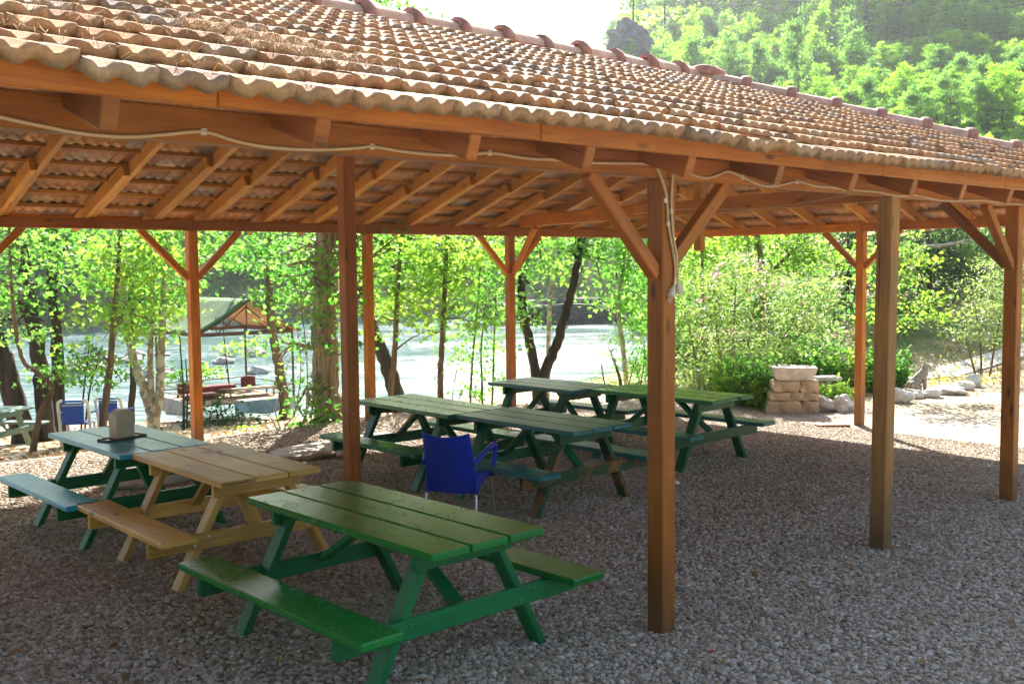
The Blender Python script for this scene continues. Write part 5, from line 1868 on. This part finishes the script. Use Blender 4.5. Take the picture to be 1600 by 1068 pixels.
# river rapids boulders
GRV = 'boulders in the river rapids'
labs = {}
for i in range(24):
    u = 105 + (i * 47.7) % 330
    d = 38 + (i * 3.37) % 11
    b = P(u, 420, d)
    w = rk.uniform(.4, 1.2)
    o = lump('river_boulder', (b.x, b.y, WATER + .05), (w / 2, w * .4, w * .24), 'rock', None, rk, .42, 3, 2.0)
    tag(o, 'grey boulder among many breaking the surface of the river', 'boulder', GRV)
# rocky outcrop under the lone pine
b = G(985, 106)
for (du, dv, w, h, lab) in ((0, 0, 1.9, 2.1, 'grey rocky outcrop below the lone pine on the hilltop'), (20, 14, 1.4, 1.3, 'smaller grey crag beside the rocky outcrop on the hilltop')):
    q = P(985 + du, 76 + dv, 92 - dv * .05)
    o = lump('rock_outcrop', q, (w, 1.6, h), 'rockdark', None, rk, .5, 5, 3.6)
    tag(o, lab, 'rock')
b = G(905, 70)
o = lump('river_bluff', (b.x, b.y + 4, WATER + .8), (6.5, 2.0, .9), 'bluff', None, rk, .4, 4, 3.2)
tag(o, 'dark rocky bank at the far edge of the river', 'rock')


def rough_block(name, size, loc, mat, parent, rot=0.0, amp=.03, cuts=7):
    bm = bmesh.new()
    bmesh.ops.create_cube(bm, size=1)
    bmesh.ops.subdivide_edges(bm, edges=bm.edges[:], cuts=cuts, use_grid_fill=True)
    sd = rk.random(3) * 40
    for v in bm.verts:
        p = Vector((v.co.x * size[0], v.co.y * size[1], v.co.z * size[2]))
        n = sum(1 for c in v.co if abs(abs(c) - .5) < 1e-4)
        q = p * 9
        w = math.sin(q.x * 1.3 + sd[0]) * math.sin(q.y * 1.1 + sd[1]) + .6 * math.sin(q.z * 2.1 + q.x * 2.3 + sd[2]) + .4 * math.sin(q.x * 5.1 + q.z * 4.3 + q.y * 3.7 + sd[0])
        pull = 1 - (.035 * (n - 1) * (1 + .8 * math.sin(q.x * 3 + q.z * 4 + sd[1])) if n > 1 else 0)
        v.co = p * pull + p.normalized() * amp * .5 * w
    me = bpy.data.meshes.new(name)
    bm.to_mesh(me); bm.free()
    me.materials.append(M[mat])
    for p in me.polygons: p.use_smooth = True
    try: me.set_sharp_from_angle(angle=R(40))
    except Exception: pass
    o = bpy.data.objects.new(name, me)
    COL.objects.link(o)
    o.location = loc; o.rotation_euler = (0, 0, rot)
    if parent: o.parent = parent
    return o


def pedestal():
    b = G(1241, 18.95)
    T = empty('stone_pedestal', (b.x, b.y, b.z), R(-8), 'squat pedestal of brown stone blocks beside the rocks', 'pedestal')
    zz = -.05
    for (h, ws, sh) in ((.27, (.62, .30), -.03), (.15, (.34, .26, .28), .0), (.20, (.48, .34), .02)):
        x = -sum(ws) / 2 + sh
        for w in ws:
            rough_block('stone_block', (w - .004, .56, h - .004), (x + w / 2, rk.uniform(-.025, .025), zz + h / 2), 'ashlar', T, rk.uniform(-.04, .04))
            x += w
        zz += h
    m = empty('marble_trough', (b.x - .0, b.y, b.z + zz), R(-8), 'broken pale marble trough resting on the brown stone pedestal', 'marble block')
    o = rough_block('block', (.80, .50, .25), (0, 0, .125), 'marble', m, 0, .02, 8)
    for v in o.data.vertices:
        f = v.co.z / .25 + .5
        v.co.x *= .78 + .26 * f
        v.co.y *= .85 + .2 * f
        v.co.z += .03 * (v.co.x < 0) * f * -v.co.x
        if f > .8 and abs(v.co.x) < .33 and abs(v.co.y) < .18: v.co.z -= .10
    b2 = G(1287, 20.3)
    sl = empty('marble_slab', (b2.x, b2.y, b2.z + .42), R(5), 'flat white slab lying behind the marble trough', 'slab')
    MB().board((-.32, 0, .03), (.32, 0, .03), .4, .07, bev=.015).build('slab', M['rockpale'], sl)
    o = lump('support', (0, 0, -.22), (.22, .18, .24), 'rock', sl, rk, .2, 2)


pedestal()


def statue():
    """seated big cat: overlapping volumes fused into one continuous body"""
    b = G(1441, 21.35)
    T = empty('cat_statue', (b.x, b.y, b.z + .02), R(-14), 'grey striped seated big cat statue among the border rocks', 'statue')
    bm = bmesh.new()

    def ball(c, r, rot=(0, 0, 0)):
        g = bmesh.ops.create_icosphere(bm, subdivisions=3, radius=1)['verts']
        mt = Matrix.Translation(c) @ Matrix.Rotation(rot[1], 4, 'Y') @ Matrix.Diagonal((*r, 1))
        bmesh.ops.transform(bm, matrix=mt, verts=g)

    def limb(pts):
        for (p, r), (q, s) in zip(pts[:-1], pts[1:]):
            p, q = Vector(p), Vector(q)
            n = max(2, int((q - p).length / .015))
            for k in range(n + 1):
                f = k / n
                ball(p.lerp(q, f), (r + (s - r) * f,) * 3)
    ball((-.13, 0, .14), (.15, .125, .14))
    limb([((-.12, 0, .18), .115), ((-.02, 0, .30), .11), ((.05, 0, .38), .10), ((.08, 0, .46), .075)])
    ball((.11, 0, .53), (.085, .080, .078))
    limb([((.15, 0, .515), .05), ((.195, 0, .50), .040)])
    ball((.21, 0, .513), (.022, .022, .018))
    for y in (-1, 1):
        limb([((.07, y * .055, .60), .030), ((.062, y * .066, .635), .014)])
        limb([((.06, y * .065, .34), .055), ((.085, y * .07, .20), .040), ((.095, y * .068, .05), .030)])
        ball((.125, y * .068, .03), (.055, .036, .03))
        limb([((-.14, y * .09, .17), .085), ((-.03, y * .115, .13), .060), ((-.09, y * .12, .05), .04)])
        ball((.0, y * .12, .03), (.075, .034, .03))
    limb([((-.26, .03, .06), .035), ((-.30, .12, .035), .028), ((-.22, .20, .03), .024), ((-.08, .21, .03), .020)])
    me = bpy.data.meshes.new('body')
    bm.to_mesh(me); bm.free()
    me.materials.append(M['statue'])
    o = bpy.data.objects.new('body', me)
    COL.objects.link(o); o.parent = T
    rm = o.modifiers.new('fuse', 'REMESH'); rm.mode = 'VOXEL'; rm.voxel_size = .011; rm.use_smooth_shade = True
    sm = o.modifiers.new('soften', 'SMOOTH'); sm.iterations = 3; sm.factor = .5
    for y in (-.034, .034):
        MB().tube([(.165, y, .555), (.178, y * 1.08, .557), (.182, y * 1.1, .558)], [.015, .012, .004], 8).build('eye', M['tray'], T, smooth=True)
    return T


statue()

# plank on the ground by the end post, pale garden path, dead branch
p = W(15.6, 8.95)
pl = MB().board((-.28, 0, .03), (.28, 0, .02), .14, .05).build('loose_plank', M['timber'])
pl.location = (p.x - .22, p.y - .15, gz(p.x, p.y)); pl.rotation_euler = (0, 0, .1)
tag(pl, 'short orange plank lying at the foot of the end post', 'plank')


def strip(name, pts, w, mat, label, dz=.02):
    V, F = [], []
    for i, (u, d) in enumerate(pts):
        b = P(u, 420, d)
        for k, o_ in enumerate((-w / 2, w / 2)):
            y = d + o_
            x = b.x
            V.append((x, y, gz(x, y) + dz))
    for i in range(len(pts) - 1):
        F.append([2 * i, 2 * i + 2, 2 * i + 3, 2 * i + 1])
    o = np_mesh(name, np.array(V), np.array(F), None, M[mat], smooth=True)
    tag(o, label, kind='structure')


M['path'] = simple_mat('pale_path', (.56, .52, .45), .9, .15, 9, bump=.3)
strip('path', [(1330 + i * 12, 23.4 + i * .10) for i in range(32)], .8, 'path', 'pale dusty path crossing the garden slope', .03)
b = G(1490, 30)
br = empty('dead_branch', (b.x, 29.0, b.z), 0, 'bare whitish branch caught in the dark pine thicket', 'branch')
q0 = Vector((b.x, 29.0, b.z))
mb = MB()
mb.tube([P(1440, 385, 28.6) - q0, P(1470, 384, 28.6) - q0, P(1500, 378, 28.6) - q0, P(1540, 368, 28.6) - q0], [.05, .045, .035, .012], 7)
mb.tube([P(1495, 379, 28.6) - q0, P(1512, 380, 28.6) - q0, P(1530, 377, 28.6) - q0], [.025, .02, .008], 6)
mb.tube([P(1440, 385, 28.6) - q0, P(1425, 420, 28.8) - q0, P(1418, 560, 29.0) - q0], [.05, .06, .08], 7)
mb.build('limb', M['bark_plane'], br, smooth=True)

# coloured fallen leaves on the near gravel
fc = simple_mat('fallen_red', (.45, .05, .03), .7, .2, 9)
fy = simple_mat('fallen_yellow', (.40, .36, .10), .7, .2, 9)
for (u, v, m_, lab) in ((1125, 968, fc, 'small red fallen leaf on the gravel in front of the corner post'), (1118, 1016, fc, 'red petal on the gravel nearest the camera'), (1136, 1030, fy, 'yellow green fallen leaf on the near gravel'), (430, 1028, fy, 'brown yellow leaf under the near bench')):
    r = ray(u, v)
    k = (CAMH - .045) / -r[2]
    mb = MB()
    T_ = [(x * .055, y * .055, .004 + z_ * .05) for x, y, z_ in LEAFT['heart']]
    n = len(T_)
    mb.add(T_ + [(x, y, z_ - .002) for x, y, z_ in T_], [list(range(n))[::-1], [n + i for i in range(n)]] + [[i, (i + 1) % n, n + (i + 1) % n, n + i] for i in range(n)])
    o = mb.build('fallen_leaf', m_)
    o.location = (r[0] * k, r[1] * k, .045)
    o.rotation_euler = (.2, .1, u * .7)
    tag(o, lab, 'leaf')

# ------------------------------------------------------------------ light, sky, camera
SUN_EL, SUN_AZ = R(36), .043            # azimuth from +Y towards +X
sv = Vector((math.sin(SUN_AZ) * math.cos(SUN_EL), math.cos(SUN_AZ) * math.cos(SUN_EL), math.sin(SUN_EL)))
sun = bpy.data.lights.new('sun', 'SUN')
sun.energy = 5.0
sun.angle = R(.5)
sun.color = (1.0, .95, .86)
so = bpy.data.objects.new('sun', sun)
COL.objects.link(so)
so.rotation_euler = sv.to_track_quat('Z', 'Y').to_euler()
so.location = sv * 50

wd = bpy.data.worlds.new('World')
scene.world = wd
wd.use_nodes = True
nt = wd.node_tree
bg = nt.nodes['Background']
sky = nt.nodes.new('ShaderNodeTexSky')
sky.sky_type = 'NISHITA'
sky.sun_disc = False
sky.sun_elevation = SUN_EL
sky.sun_rotation = SUN_AZ
sky.air_density = 1.0
sky.dust_density = 2.0
sky.ozone_density = 1.0
nt.links.new(sky.outputs[0], bg.inputs[0])
bg.inputs[1].default_value = .075

# the air of the valley
hm = bpy.data.materials.new('valley_air')
hm.use_nodes = True
hm.node_tree.nodes.clear()
ho = hm.node_tree.nodes.new('ShaderNodeOutputMaterial')
pv = hm.node_tree.nodes.new('ShaderNodeVolumePrincipled')
pv.inputs['Color'].default_value = (.86, .92, 1.0, 1)
pv.inputs['Density'].default_value = .0004
pv.inputs['Anisotropy'].default_value = .55
hm.node_tree.links.new(pv.outputs[0], ho.inputs['Volume'])
hb = MB()
hb.add([(-430, -70, -8), (430, -70, -8), (430, 630, -8), (-430, 630, -8), (-430, -70, 150), (430, -70, 150), (430, 630, 150), (-430, 630, 150)],
       [[3, 2, 1, 0], [4, 5, 6, 7], [0, 1, 5, 4], [1, 2, 6, 5], [2, 3, 7, 6], [3, 0, 4, 7]])
hz = hb.build('haze', hm)
tag(hz, 'thin bright summer haze filling the valley air', 'haze', kind='stuff')

cam = bpy.data.cameras.new('camera')
cam.sensor_width = 36
cam.lens = 36 * FPX / 1600
cam.clip_start = .05
cam.clip_end = 3000
co = bpy.data.objects.new('camera', cam)
COL.objects.link(co)
R0, U0, F0 = Vector((1, 0, 0)), Vector((0, math.sin(PITCH), math.cos(PITCH))), Vector((0, math.cos(PITCH), -math.sin(PITCH)))
Rv = R0 * math.cos(ROLL) + U0 * math.sin(ROLL)
Uv = -R0 * math.sin(ROLL) + U0 * math.cos(ROLL)
mt = Matrix((Rv, Uv, -F0)).transposed().to_4x4()
mt.translation = (0, 0, CAMH)
co.matrix_world = mt
scene.camera = co

scene.view_settings.view_transform = 'Standard'
scene.view_settings.look = 'None'
scene.view_settings.exposure = 2.22
scene.view_settings.gamma = 1
scene.view_settings.use_curve_mapping = False
scene.cycles.max_bounces = 8
scene.cycles.diffuse_bounces = 5
scene.cycles.transmission_bounces = 4
scene.cycles.sample_clamp_indirect = 6
scene.cycles.use_denoising = True
